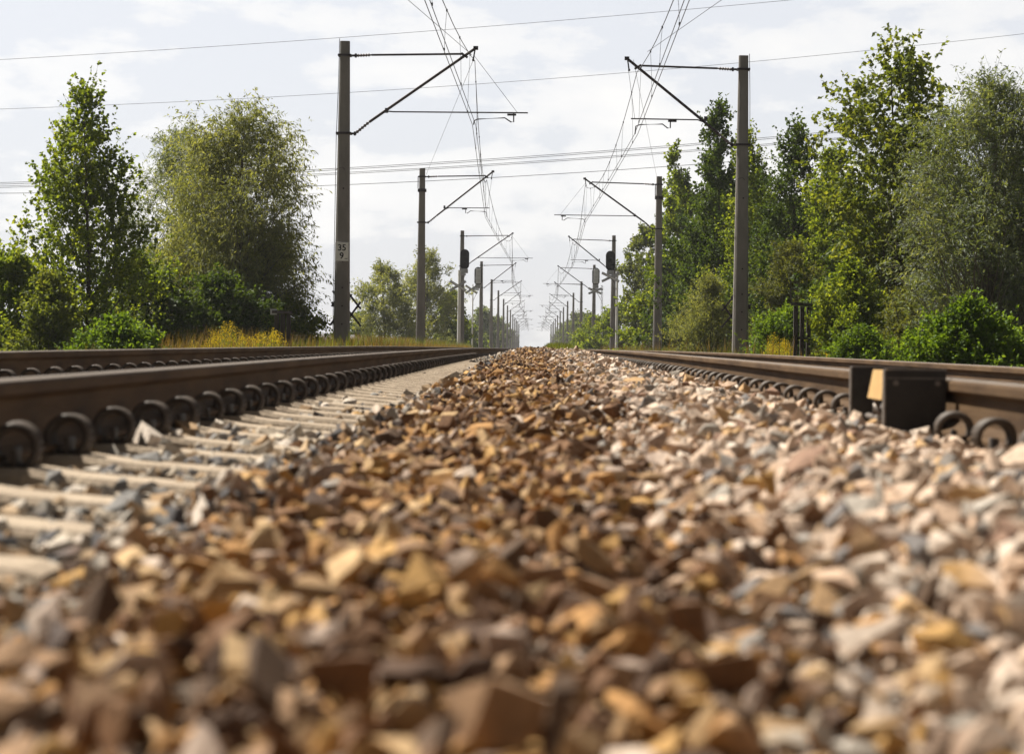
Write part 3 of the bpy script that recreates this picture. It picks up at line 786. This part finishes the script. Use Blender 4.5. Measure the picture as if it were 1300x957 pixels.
TS = [
 # left side
 dict(name='poplar_tree', label='slender young poplar with loose bright leaves at the left edge', cat='tree', px=106, pytop=107, halfpx=88, Y=52, mat='poplar', prof='poplar', nclump=170, nleaf=14500, leaf=.09, lw=.9, twig=.42, upright=.75, trunk=.07, seed=11, crown0=.1, lumps=.22, spread=.3),
 dict(name='willow_tree', label='big feathery willow left of the kilometre-plate mast', cat='tree', px=285, pytop=130, halfpx=92, lean=.09, Y=61, mat='willow', prof='fan', nclump=240, nleaf=60000, leaf=.12, lw=.26, twig=.62, upright=.35, droop=.55, trunk=.15, seed=12, crown0=.08, lumps=.22, bark='barkgrey', spread=.35),
 dict(name='willow_tree', label='second willow with greyer leaves between the poplar and the big willow', cat='tree', px=222, pytop=158, halfpx=78, Y=65, mat='silver', prof='round', nclump=150, nleaf=26000, leaf=.11, lw=.24, twig=.5, upright=.5, droop=.2, trunk=.11, seed=13, bark='barkgrey'),
 dict(name='leafy_shrub', label='dark green shrub at the foot of the poplar', cat='shrub', px=172, pytop=318, halfpx=85, Y=56, mat='dense', prof='dome', nclump=90, nleaf=15000, leaf=.09, lw=.7, twig=.3, trunk=.04, stems=5, crown0=.02, seed=14),
 dict(name='leafy_shrub', label='bright shrub at the far left edge', cat='shrub', px=8, pytop=322, halfpx=55, Y=50, mat='poplar', prof='round', nclump=70, nleaf=8000, leaf=.1, lw=.85, twig=.35, trunk=.035, stems=4, crown0=.05, seed=15, upright=.7),
 dict(name='leafy_shrub', label='light shrub left of the poplar trunk', cat='shrub', px=62, pytop=350, halfpx=45, Y=48, mat='maple', prof='dome', nclump=60, nleaf=8000, leaf=.08, lw=.7, twig=.3, trunk=.03, stems=4, crown0=.02, seed=16),
 dict(name='leafy_shrub', label='dark shrub filling the space under the big willow', cat='shrub', px=275, pytop=345, halfpx=75, Y=57, mat='dense', prof='dome', nclump=80, nleaf=14000, leaf=.085, lw=.6, twig=.3, trunk=.04, stems=5, crown0=.02, seed=17),
 dict(name='leafy_shrub', label='rounded green shrub just left of the kilometre-plate mast', cat='shrub', px=372, pytop=377, halfpx=52, Y=60, mat='poplar', prof='dome', nclump=70, nleaf=10000, leaf=.08, lw=.7, twig=.28, trunk=.03, stems=5, crown0=.02, seed=18),
 dict(name='nettle_clump', label='fresh green nettles behind the left track below the poplar', cat='plant', px=150, pytop=405, halfpx=68, Y=40, mat='bright', prof='dome', nclump=90, nleaf=9000, leaf=.075, lw=.6, twig=.25, trunk=.012, stems=8, crown0=.02, seed=19, upright=.9, parts=('stem', 'foliage'), depth=.6),
 dict(name='willow_tree', label='pale willow right behind the kilometre-plate mast', cat='tree', px=487, pytop=333, halfpx=40, Y=150, mat='willow', prof='round', nclump=90, nleaf=14000, leaf=.2, lw=.3, twig=.6, upright=.5, trunk=.1, seed=20, crown0=.03, bark='barkgrey'),
 dict(name='willow_tree', label='green willow right behind the second left mast', cat='tree', px=540, pytop=316, halfpx=40, Y=166, mat='willow', prof='round', nclump=90, nleaf=14000, leaf=.2, lw=.3, twig=.6, upright=.5, trunk=.1, seed=21, crown0=.03, bark='barkgrey'),
 dict(name='leafy_shrub', label='low bushy tree between the second left mast and the white signal', cat='tree', px=574, pytop=368, halfpx=20, Y=170, mat='poplar', prof='round', nclump=50, nleaf=6000, leaf=.2, lw=.5, twig=.5, trunk=.07, seed=22, crown0=.03),
 dict(name='leafy_shrub', label='dark shrub far behind the kilometre-plate mast', cat='shrub', px=455, pytop=398, halfpx=32, Y=190, mat='dense', prof='dome', nclump=40, nleaf=4000, leaf=.22, lw=.6, twig=.5, trunk=.05, stems=3, crown0=.02, seed=23),
 # right side
 dict(name='willow_tree', label='large silvery willow at the right edge', cat='tree', px=1252, pytop=88, halfpx=108, Y=44, mat='silver', prof='round', nclump=260, nleaf=46000, leaf=.095, lw=.26, twig=.45, upright=.45, droop=.15, trunk=.12, seed=31, crown0=.12, bark='barkgrey', lumps=.2),
 dict(name='maple_tree', label='tall open-crowned maple, the highest tree on the right', cat='tree', px=1130, pytop=52, halfpx=92, Y=51, mat='maple', prof='fan', nclump=150, nleaf=10500, leaf=.12, lw=.72, twig=.5, upright=.45, droop=.25, trunk=.09, seed=32, crown0=.3, spread=.4, lumps=.25, lean=.01),
 dict(name='aspen_tree', label='narrow aspen with several thin tops, right of the front right mast', cat='tree', px=1012, pytop=143, halfpx=66, Y=72, mat='dense', prof='poplar', nclump=130, nleaf=13000, leaf=.1, lw=.8, twig=.5, upright=1.0, trunk=.07, seed=33, crown0=.15, lumps=.3),
 dict(name='aspen_tree', label='twin-topped aspen just left of the front right mast', cat='tree', px=905, pytop=124, halfpx=58, Y=82, mat='dense', prof='poplar', nclump=130, nleaf=13000, leaf=.12, lw=.8, twig=.5, upright=1.0, trunk=.07, seed=34, crown0=.15, lumps=.3),
 dict(name='aspen_tree', label='thin aspen top rising directly behind the front right mast', cat='tree', px=952, pytop=150, halfpx=42, Y=78, mat='poplar', prof='poplar', nclump=90, nleaf=8000, leaf=.1, lw=.8, twig=.5, upright=1.0, trunk=.06, seed=35, crown0=.2, lumps=.3),
 dict(name='aspen_tree', label='low aspen with a ragged top beside the second right mast', cat='tree', px=857, pytop=185, halfpx=38, Y=113, mat='poplar', prof='poplar', nclump=80, nleaf=8000, leaf=.15, lw=.8, twig=.45, upright=.9, trunk=.06, seed=36, crown0=.1, lumps=.3),
 dict(name='broadleaf_tree', label='dense dark broadleaf tree left of the front right mast', cat='tree', px=905, pytop=222, halfpx=70, Y=108, mat='dense', prof='dome', nclump=190, nleaf=34000, leaf=.15, lw=.75, twig=.38, trunk=.12, seed=37, crown0=.03, lumps=.2),
 dict(name='broadleaf_tree', label='dense dark broadleaf tree right of the front right mast', cat='tree', px=1010, pytop=245, halfpx=62, Y=74, mat='dense', prof='dome', nclump=170, nleaf=30000, leaf=.1, lw=.75, twig=.38, trunk=.12, seed=38, crown0=.03, lumps=.2),
 dict(name='broadleaf_tree', label='dark tree filling the gap behind the maple', cat='tree', px=1120, pytop=255, halfpx=95, Y=60, mat='dense', prof='dome', nclump=170, nleaf=30000, leaf=.1, lw=.75, twig=.38, trunk=.12, seed=39, crown0=.03, lumps=.2),
 dict(name='broadleaf_tree', label='dark tree in the shade behind the silvery willow', cat='tree', px=1265, pytop=190, halfpx=110, Y=56, mat='dense', prof='dome', nclump=150, nleaf=26000, leaf=.1, lw=.75, twig=.38, trunk=.12, seed=40, crown0=.03, lumps=.2),
 dict(name='broadleaf_tree', label='dark broadleaf tree low behind the narrow aspen', cat='tree', px=1058, pytop=228, halfpx=60, Y=72, mat='poplar', prof='dome', nclump=130, nleaf=20000, leaf=.1, lw=.75, twig=.4, trunk=.1, seed=140, crown0=.03, lumps=.25),
 dict(name='broadleaf_tree', label='mid-green tree low behind the front right mast', cat='tree', px=955, pytop=212, halfpx=55, Y=86, mat='dense', prof='dome', nclump=120, nleaf=20000, leaf=.12, lw=.75, twig=.45, trunk=.1, seed=141, crown0=.03, lumps=.25),
 dict(name='broadleaf_tree', label='dark broadleaf tree right behind the second right mast', cat='tree', px=866, pytop=222, halfpx=34, Y=118, mat='dense', prof='round', nclump=110, nleaf=16000, leaf=.15, lw=.75, twig=.5, trunk=.1, seed=142, crown0=.03, lumps=.25),
 dict(name='broadleaf_tree', label='green tree closing the gap between the narrow aspen and the maple', cat='tree', px=1062, pytop=182, halfpx=40, Y=70, mat='poplar', prof='round', nclump=110, nleaf=15000, leaf=.1, lw=.75, twig=.4, trunk=.09, seed=143, crown0=.1, lumps=.25),
 dict(name='leafy_shrub', label='olive brown shrub right beside the front right mast', cat='shrub', px=1005, pytop=305, halfpx=48, Y=66, mat='olive', prof='round', nclump=90, nleaf=15000, leaf=.07, lw=.6, twig=.3, trunk=.04, stems=4, crown0=.05, seed=41),
 dict(name='leafy_shrub', label='pale feathery shrub just left of the front right mast', cat='shrub', px=898, pytop=352, halfpx=44, Y=66, mat='willow', prof='dome', nclump=80, nleaf=14000, leaf=.08, lw=.25, twig=.34, trunk=.03, stems=5, crown0=.02, seed=42, upright=.8),
 dict(name='leafy_shrub', label='green shrub at the foot of the second right mast', cat='shrub', px=842, pytop=330, halfpx=48, Y=112, mat='poplar', prof='dome', nclump=90, nleaf=14000, leaf=.14, lw=.7, twig=.34, trunk=.04, stems=4, crown0=.02, seed=43),
 dict(name='broadleaf_tree', label='ragged tree between the second and third right masts', cat='tree', px=815, pytop=288, halfpx=34, Y=166, mat='maple', prof='round', nclump=80, nleaf=12000, leaf=.19, lw=.7, twig=.5, trunk=.07, seed=44, crown0=.06, upright=.6, lumps=.35),
 dict(name='leafy_shrub', label='light green shrub behind the third right mast', cat='shrub', px=780, pytop=388, halfpx=40, Y=172, mat='poplar', prof='dome', nclump=70, nleaf=9000, leaf=.19, lw=.6, twig=.5, trunk=.05, stems=4, crown0=.02, seed=45),
 dict(name='leafy_shrub', label='low light green shrub behind the fourth right mast', cat='shrub', px=748, pytop=402, halfpx=22, Y=215, mat='poplar', prof='dome', nclump=50, nleaf=6000, leaf=.22, lw=.6, twig=.5, trunk=.05, stems=4, crown0=.02, seed=46),
 dict(name='leafy_shrub', label='sunlit shrub behind the dark three-post frame', cat='shrub', px=1000, pytop=388, halfpx=60, Y=51, mat='bright', prof='dome', nclump=90, nleaf=12000, leaf=.07, lw=.55, twig=.28, trunk=.02, stems=6, crown0=.02, seed=47, upright=.8),
 dict(name='leafy_shrub', label='mid-height shrub between the three-post frame and the bright nettles', cat='shrub', px=1085, pytop=338, halfpx=55, Y=48, mat='poplar', prof='dome', nclump=100, nleaf=15000, leaf=.075, lw=.6, twig=.3, trunk=.03, stems=5, crown0=.02, seed=48),
 dict(name='leafy_shrub', label='deep green shrub under the maple', cat='shrub', px=1165, pytop=345, halfpx=62, Y=46, mat='olive', prof='dome', nclump=100, nleaf=15000, leaf=.07, lw=.5, twig=.3, trunk=.03, stems=5, crown0=.02, seed=49),
 dict(name='nettle_clump', label='large bright green nettle clump in the lower right corner behind the rail', cat='plant', px=1228, pytop=385, halfpx=98, Y=31, mat='bright', prof='dome', nclump=220, nleaf=24000, leaf=.062, lw=.62, twig=.2, trunk=.012, stems=10, crown0=.02, seed=50, upright=.8, parts=('stem', 'foliage'), depth=.5),
 dict(name='nettle_clump', label='green weeds along the rail between the front right mast and the big nettle clump', cat='plant', px=1095, pytop=418, halfpx=62, Y=38, mat='bright', prof='dome', nclump=110, nleaf=10000, leaf=.06, lw=.5, twig=.2, trunk=.01, stems=8, crown0=.02, seed=51, upright=.9, parts=('stem', 'foliage'), depth=.5),
 dict(name='nettle_clump', label='low weeds at the foot of the front right mast', cat='plant', px=975, pytop=420, halfpx=50, Y=64, mat='olive', prof='dome', nclump=80, nleaf=8000, leaf=.06, lw=.5, twig=.2, trunk=.01, stems=8, crown0=.02, seed=52, upright=.9, parts=('stem', 'foliage'), depth=.5),
 # just outside the frame on both sides
 dict(name='poplar_tree', label='poplar just beyond the left edge of the frame', cat='tree', px=-95, pytop=150, halfpx=80, Y=56, mat='poplar', prof='poplar', nclump=90, nleaf=9000, leaf=.12, lw=.9, twig=.5, upright=.7, trunk=.08, seed=61),
 dict(name='willow_tree', label='willow just beyond the right edge of the frame', cat='tree', px=1440, pytop=130, halfpx=100, Y=46, mat='silver', prof='round', nclump=110, nleaf=14000, leaf=.12, lw=.3, twig=.5, upright=.5, trunk=.11, seed=62),
]
for d_ in TS: 
    d_ = dict(d_); d_['group'] = GT if d_['cat'] == 'tree' else (GS if d_['cat'] == 'shrub' else 'weed clumps along the railway')
    tree(**d_)
# far trees fading down the line: individuals, the same few trees copied
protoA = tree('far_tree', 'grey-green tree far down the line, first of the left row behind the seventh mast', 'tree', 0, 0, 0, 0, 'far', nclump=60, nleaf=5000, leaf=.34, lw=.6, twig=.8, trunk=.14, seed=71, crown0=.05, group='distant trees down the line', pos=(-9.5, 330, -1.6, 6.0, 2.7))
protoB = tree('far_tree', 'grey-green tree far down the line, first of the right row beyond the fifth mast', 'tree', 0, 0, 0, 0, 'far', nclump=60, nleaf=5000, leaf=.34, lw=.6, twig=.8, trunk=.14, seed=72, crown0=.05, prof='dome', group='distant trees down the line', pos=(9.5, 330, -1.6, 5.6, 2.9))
k = 0
cnt = [1, 1]
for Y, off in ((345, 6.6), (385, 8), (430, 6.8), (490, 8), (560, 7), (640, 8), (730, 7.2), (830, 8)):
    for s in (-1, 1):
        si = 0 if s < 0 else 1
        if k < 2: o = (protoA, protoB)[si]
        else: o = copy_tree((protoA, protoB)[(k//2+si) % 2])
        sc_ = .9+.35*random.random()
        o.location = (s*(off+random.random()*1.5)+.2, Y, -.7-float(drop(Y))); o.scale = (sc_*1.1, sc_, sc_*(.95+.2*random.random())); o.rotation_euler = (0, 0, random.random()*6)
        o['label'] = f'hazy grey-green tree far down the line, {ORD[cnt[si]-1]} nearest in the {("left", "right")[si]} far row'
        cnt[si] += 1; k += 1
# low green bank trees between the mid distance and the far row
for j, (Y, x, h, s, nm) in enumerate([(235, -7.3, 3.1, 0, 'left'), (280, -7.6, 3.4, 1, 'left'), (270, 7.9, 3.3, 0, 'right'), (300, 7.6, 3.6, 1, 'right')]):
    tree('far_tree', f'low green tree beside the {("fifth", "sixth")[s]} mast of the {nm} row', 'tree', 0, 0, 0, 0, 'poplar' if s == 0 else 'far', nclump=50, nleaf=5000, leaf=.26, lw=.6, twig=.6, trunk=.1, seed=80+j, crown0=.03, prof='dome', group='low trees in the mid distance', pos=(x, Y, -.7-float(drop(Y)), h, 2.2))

# grass and flowers -----------------------------------------------------------
def blades(name, label, mat, X, Y, H, W=.008, zoff=0.0, bend=.35, cat='grass', zfn=None, seed=3):
    r = np.random.default_rng(seed); n = len(X)
    z = (-.66-drop(Y) if zfn is None else zfn(X, Y))+zoff
    az = r.uniform(0, 2*PI, n); b = H*bend*r.uniform(.2, 1.3, n)
    dx, dy = np.cos(az)*b, np.sin(az)*b
    wx, wy = np.cos(az+1.57)*W, np.sin(az+1.57)*W
    p0 = np.stack([X, Y, z], -1); p1 = p0+np.stack([dx*.35, dy*.35, H*.6], -1); p2 = p0+np.stack([dx, dy, H], -1); w = np.stack([wx, wy, wx*0], -1)
    v = np.stack([p0-w, p0+w, p1+w*.8, p1-w*.8, p2+w*.15, p2-w*.15], 1).reshape(-1, 3)
    b0 = np.arange(n)[:, None, None]*6+np.array([[[0, 1, 2, 3], [3, 2, 4, 5]]])
    o = mobj(name, fast_mesh(name, v, b0.reshape(-1, 4)), M[mat]); tag(o, label, cat, kind='stuff'); return o
def field(x0, x1, y0, y1, n, seed):
    r = np.random.default_rng(seed); return r.uniform(x0, x1, n), r.uniform(y0, y1, n)
def shoulder(X, Y): return np.maximum(bz(X, Y)-.02, -.66-drop(Y))
X1, Y1 = field(-7.6, -4.0, 30, 150, 34000, 1); r_ = np.random.default_rng(2)
H1 = r_.uniform(.45, 1.0, len(X1))*np.interp(Y1, [30, 52, 150], [.3, 1, 1.15])*np.interp(X1, [-9, -6, -4], [1.2, 1.05, .6])
blades('dry_grass', 'tall dry tan grass on the verge left of the tracks', 'grassdry', X1, Y1, H1, .007, zfn=shoulder, seed=4)
X1, Y1 = field(-9.5, -3.8, 14, 150, 22000, 5); H1 = np.random.default_rng(6).uniform(.4, .85, len(X1))*np.interp(Y1, [30, 52, 150], [.35, .9, 1])
blades('verge_grass', 'green grass mixed into the left verge', 'grassgreen', X1, Y1, H1, .007, zfn=shoulder, seed=7)
X1, Y1 = field(4.2, 11, 14, 150, 42000, 8); H1 = np.random.default_rng(9).uniform(.35, .85, len(X1))*np.interp(Y1, [24, 60], [.3, 1])*np.interp(X1, [4.2, 5.5, 11], [.55, 1, 1.3])
blades('verge_grass', 'green grass along the verge right of the tracks', 'grassgreen', X1, Y1, H1, .007, zfn=shoulder, seed=10)
X1, Y1 = field(4.0, 7.5, 40, 150, 3500, 11); H1 = np.random.default_rng(12).uniform(.35, .75, len(X1))
blades('dry_grass', 'brown dry grass at the foot of the right masts', 'grassdry', X1, Y1, H1, .007, zfn=shoulder, seed=13)
# grass growing on the line far ahead
X1, Y1 = field(.35, 1.15, 50, 78, 5200, 14); k_ = np.sin(X1*9+Y1*.9)+np.sin(Y1*.43) > .1; X1 = X1[k_]; Y1 = Y1[k_]; H1 = np.random.default_rng(15).uniform(.06, .2, len(X1))
blades('track_grass', 'small green grass tufts by the right rail near the crest', 'grassgreen', X1, Y1, H1, .006, zfn=bz, seed=16)
X1, Y1 = field(-3.8, -2.8, 46, 110, 5000, 17); H1 = np.random.default_rng(18).uniform(.16, .36, len(X1))
blades('track_grass', 'dry grass growing over the outer left rail in the distance', 'grassdry', X1, Y1, H1, .007, zfn=bz, seed=19)
# goldenrod
def goldenrod(px0, px1, pyt, Y, depth, n, label, seed):
    r = np.random.default_rng(seed)
    xa = P(px0, 430, Y)[0]; xb = P(px1, 430, Y)[0]
    root = empty('goldenrod', ((xa+xb)/2, Y, -.66)); tag(root, label, 'wildflowers', kind='stuff')
    root['kind'] = 'stuff'
    X = r.uniform(xa, xb, n)-(xa+xb)/2; Yv = r.uniform(0, depth, n); u = (X/((xb-xa)/2))
    Hh = (P(px0, pyt, Y)[2]+.66)*r.uniform(.55, 1.08, n)*(1-.2*u**2)*(1+.16*np.sin(u*6+seed))
    mb = MB()
    for x, y, h in zip(X, Yv, Hh): mb.tube([(x, y, 0), (x+.02, y, h)], [.005, .002], 3, False)
    mb.build('stem', M['grassgreen'], root)
    k = 42; n2 = n*k; c = np.repeat(np.stack([X, Yv, Hh], -1), k, 0); 
    rel = r.uniform(0, 1, n2); c = c+np.stack([r.normal(0, .055, n2)*(1-rel*.6), r.normal(0, .055, n2)*(1-rel*.6), -(1-rel)*.2], -1)
    v, q = leaf_arrays(c, unit(r.normal(0, 1, (n2, 3))), unit(r.normal(0, 1, (n2, 3))), np.full(n2, .022), np.full(n2, .018))
    mobj('flower_head', fast_mesh('flower', v, q), M['goldenrod'], root)
    k = 22; n2 = n*k; c = np.repeat(np.stack([X, Yv, Hh], -1), k, 0); c[:, 2] *= r.uniform(.05, .8, n2); c[:, :2] += r.normal(0, .03, (n2, 2))
    v, q = leaf_arrays(c, unit(r.normal(0, 1, (n2, 3))), unit(r.normal(0, 1, (n2, 3))), np.full(n2, .09), np.full(n2, .014))
    mobj('foliage', fast_mesh('foliage', v, q), M['bright'], root)
goldenrod(236, 352, 419, 47, 2.2, 200, 'patch of yellow goldenrod behind the left track', 91)
goldenrod(975, 1008, 432, 48, 1.2, 60, 'small yellow goldenrod patch right of the front right mast', 92)
goldenrod(1052, 1078, 446, 40, .8, 40, 'tiny yellow goldenrod patch by the rail left of the black steel box', 93)

# ------------------------------------------------------------------ haze
m = MB(); m.box((0, 790, 8), (260, 1700, 46)); hz = m.build('haze', None); tag(hz, 'thin pale summer haze over the line', 'haze', kind='stuff')
hm = bpy.data.materials.new('haze_air'); hm.use_nodes = True; nt = hm.node_tree; nt.nodes.clear()
out = nt.nodes.new('ShaderNodeOutputMaterial'); pv = nt.nodes.new('ShaderNodeVolumePrincipled')
pv.inputs['Color'].default_value = (.92, .95, 1, 1); pv.inputs['Density'].default_value = HAZE = .00022; pv.inputs['Anisotropy'].default_value = .3
nt.links.new(pv.outputs[0], out.inputs['Volume']); hz.data.materials.append(hm)

# ------------------------------------------------------------------ light
SUN = Vector((-.56, .40, .88)).normalized()
el = math.asin(SUN.z); az = math.atan2(SUN.x, SUN.y)       # azimuth clockwise from +Y
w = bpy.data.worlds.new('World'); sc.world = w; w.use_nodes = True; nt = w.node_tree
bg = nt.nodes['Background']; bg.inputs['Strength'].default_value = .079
sky = nt.nodes.new('ShaderNodeTexSky'); sky.sky_type = 'NISHITA'; sky.sun_disc = False
sky.sun_elevation = el; sky.sun_rotation = az; sky.dust_density = 1.2; sky.air_density = 1.0; sky.ozone_density = 1.0
L = nt.links.new
tc = nt.nodes.new('ShaderNodeTexCoord'); mp = nt.nodes.new('ShaderNodeMapping'); mp.inputs['Scale'].default_value = (9, 9, 24)
L(tc.outputs['Generated'], mp.inputs['Vector'])
n1 = nt.nodes.new('ShaderNodeTexNoise'); n1.inputs['Scale'].default_value = 1.0; n1.inputs['Detail'].default_value = 9; n1.inputs['Roughness'].default_value = .58
L(mp.outputs[0], n1.inputs['Vector'])
cr = ramp(nt, [(.48, (0, 0, 0)), (.525, (.55, .55, .55)), (.68, (1, 1, 1))]); L(n1.outputs['Fac'], cr.inputs[0])
hs = nt.nodes.new('ShaderNodeHueSaturation'); hs.inputs['Saturation'].default_value = .3; L(sky.outputs[0], hs.inputs['Color'])
tint = nt.nodes.new('ShaderNodeMix'); tint.data_type = 'RGBA'; tint.blend_type = 'MULTIPLY'; tint.inputs[0].default_value = 1
tint.inputs[7].default_value = SKYTINT = (.97, .985, 1.06, 1); L(hs.outputs[0], tint.inputs[6])
bw = nt.nodes.new('ShaderNodeRGBToBW'); L(sky.outputs[0], bw.inputs[0])
cl = nt.nodes.new('ShaderNodeMath'); cl.operation = 'MULTIPLY'; cl.inputs[1].default_value = 1.13; L(bw.outputs[0], cl.inputs[0])
veil = nt.nodes.new('ShaderNodeMix'); veil.data_type = 'RGBA'; veil.inputs[0].default_value = .7; L(tint.outputs[2], veil.inputs[6]); veil.inputs[7].default_value = (5.4, 5.5, 5.75, 1)
clv = nt.nodes.new('ShaderNodeMix'); clv.data_type = 'RGBA'; clv.inputs[0].default_value = .8; L(cl.outputs[0], clv.inputs[6]); clv.inputs[7].default_value = (7.1, 7.0, 6.85, 1)
mx = nt.nodes.new('ShaderNodeMix'); mx.data_type = 'RGBA'
L(cr.outputs[0], mx.inputs[0]); L(veil.outputs[2], mx.inputs[6]); L(clv.outputs[2], mx.inputs[7])
# added dimming of the unseen sky overhead and behind, cutting ambient light
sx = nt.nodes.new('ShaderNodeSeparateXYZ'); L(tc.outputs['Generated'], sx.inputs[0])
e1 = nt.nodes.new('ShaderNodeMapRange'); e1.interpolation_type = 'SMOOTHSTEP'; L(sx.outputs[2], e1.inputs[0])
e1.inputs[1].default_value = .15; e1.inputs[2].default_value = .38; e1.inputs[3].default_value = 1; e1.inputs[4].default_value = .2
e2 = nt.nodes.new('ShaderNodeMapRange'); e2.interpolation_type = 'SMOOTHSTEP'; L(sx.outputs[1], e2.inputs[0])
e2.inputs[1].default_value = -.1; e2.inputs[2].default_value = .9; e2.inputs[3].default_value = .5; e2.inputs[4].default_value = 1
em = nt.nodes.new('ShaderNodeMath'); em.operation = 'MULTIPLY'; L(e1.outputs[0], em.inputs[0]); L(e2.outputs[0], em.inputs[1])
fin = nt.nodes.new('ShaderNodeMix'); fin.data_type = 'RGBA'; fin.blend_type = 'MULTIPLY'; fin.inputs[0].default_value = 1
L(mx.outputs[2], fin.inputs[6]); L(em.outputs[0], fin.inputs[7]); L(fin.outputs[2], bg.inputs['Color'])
sl = bpy.data.lights.new('sun', 'SUN'); sl.energy = 5.0; sl.angle = math.radians(.55); sl.color = (1.0, .93, .82)
so = bpy.data.objects.new('sun', sl); COL.objects.link(so); so.rotation_euler = SUN.to_track_quat('Z', 'Y').to_euler()

# ------------------------------------------------------------------ camera
cam = bpy.data.cameras.new('camera'); co = bpy.data.objects.new('camera', cam); COL.objects.link(co)
cam.sensor_width = 36; cam.lens = 36*FPX/1300
cam.shift_y = -(478.5-433.5)/1300
cam.clip_start = .05; cam.clip_end = 6000
R = Matrix(((RC[0], UC[0], -F0[0]), (RC[1], UC[1], -F0[1]), (RC[2], UC[2], -F0[2])))
co.matrix_world = Matrix.Translation(Vector(CAM)) @ R.to_4x4()
cam.dof.use_dof = True; cam.dof.focus_distance = 70; cam.dof.aperture_fstop = 6.3; cam.dof.aperture_blades = 0
sc.camera = co
sc.view_settings.view_transform = 'Standard'; sc.view_settings.look = 'None'; sc.view_settings.gamma = 1; sc.view_settings.exposure = .92
sc.cycles.use_denoising = True; sc.cycles.max_bounces = 6; sc.cycles.diffuse_bounces = 3; sc.cycles.transmission_bounces = 3; sc.cycles.volume_bounces = 0
sc.cycles.transparent_max_bounces = 4
print('verts in ballast', NSTONE, 'objects', len(bpy.data.objects))
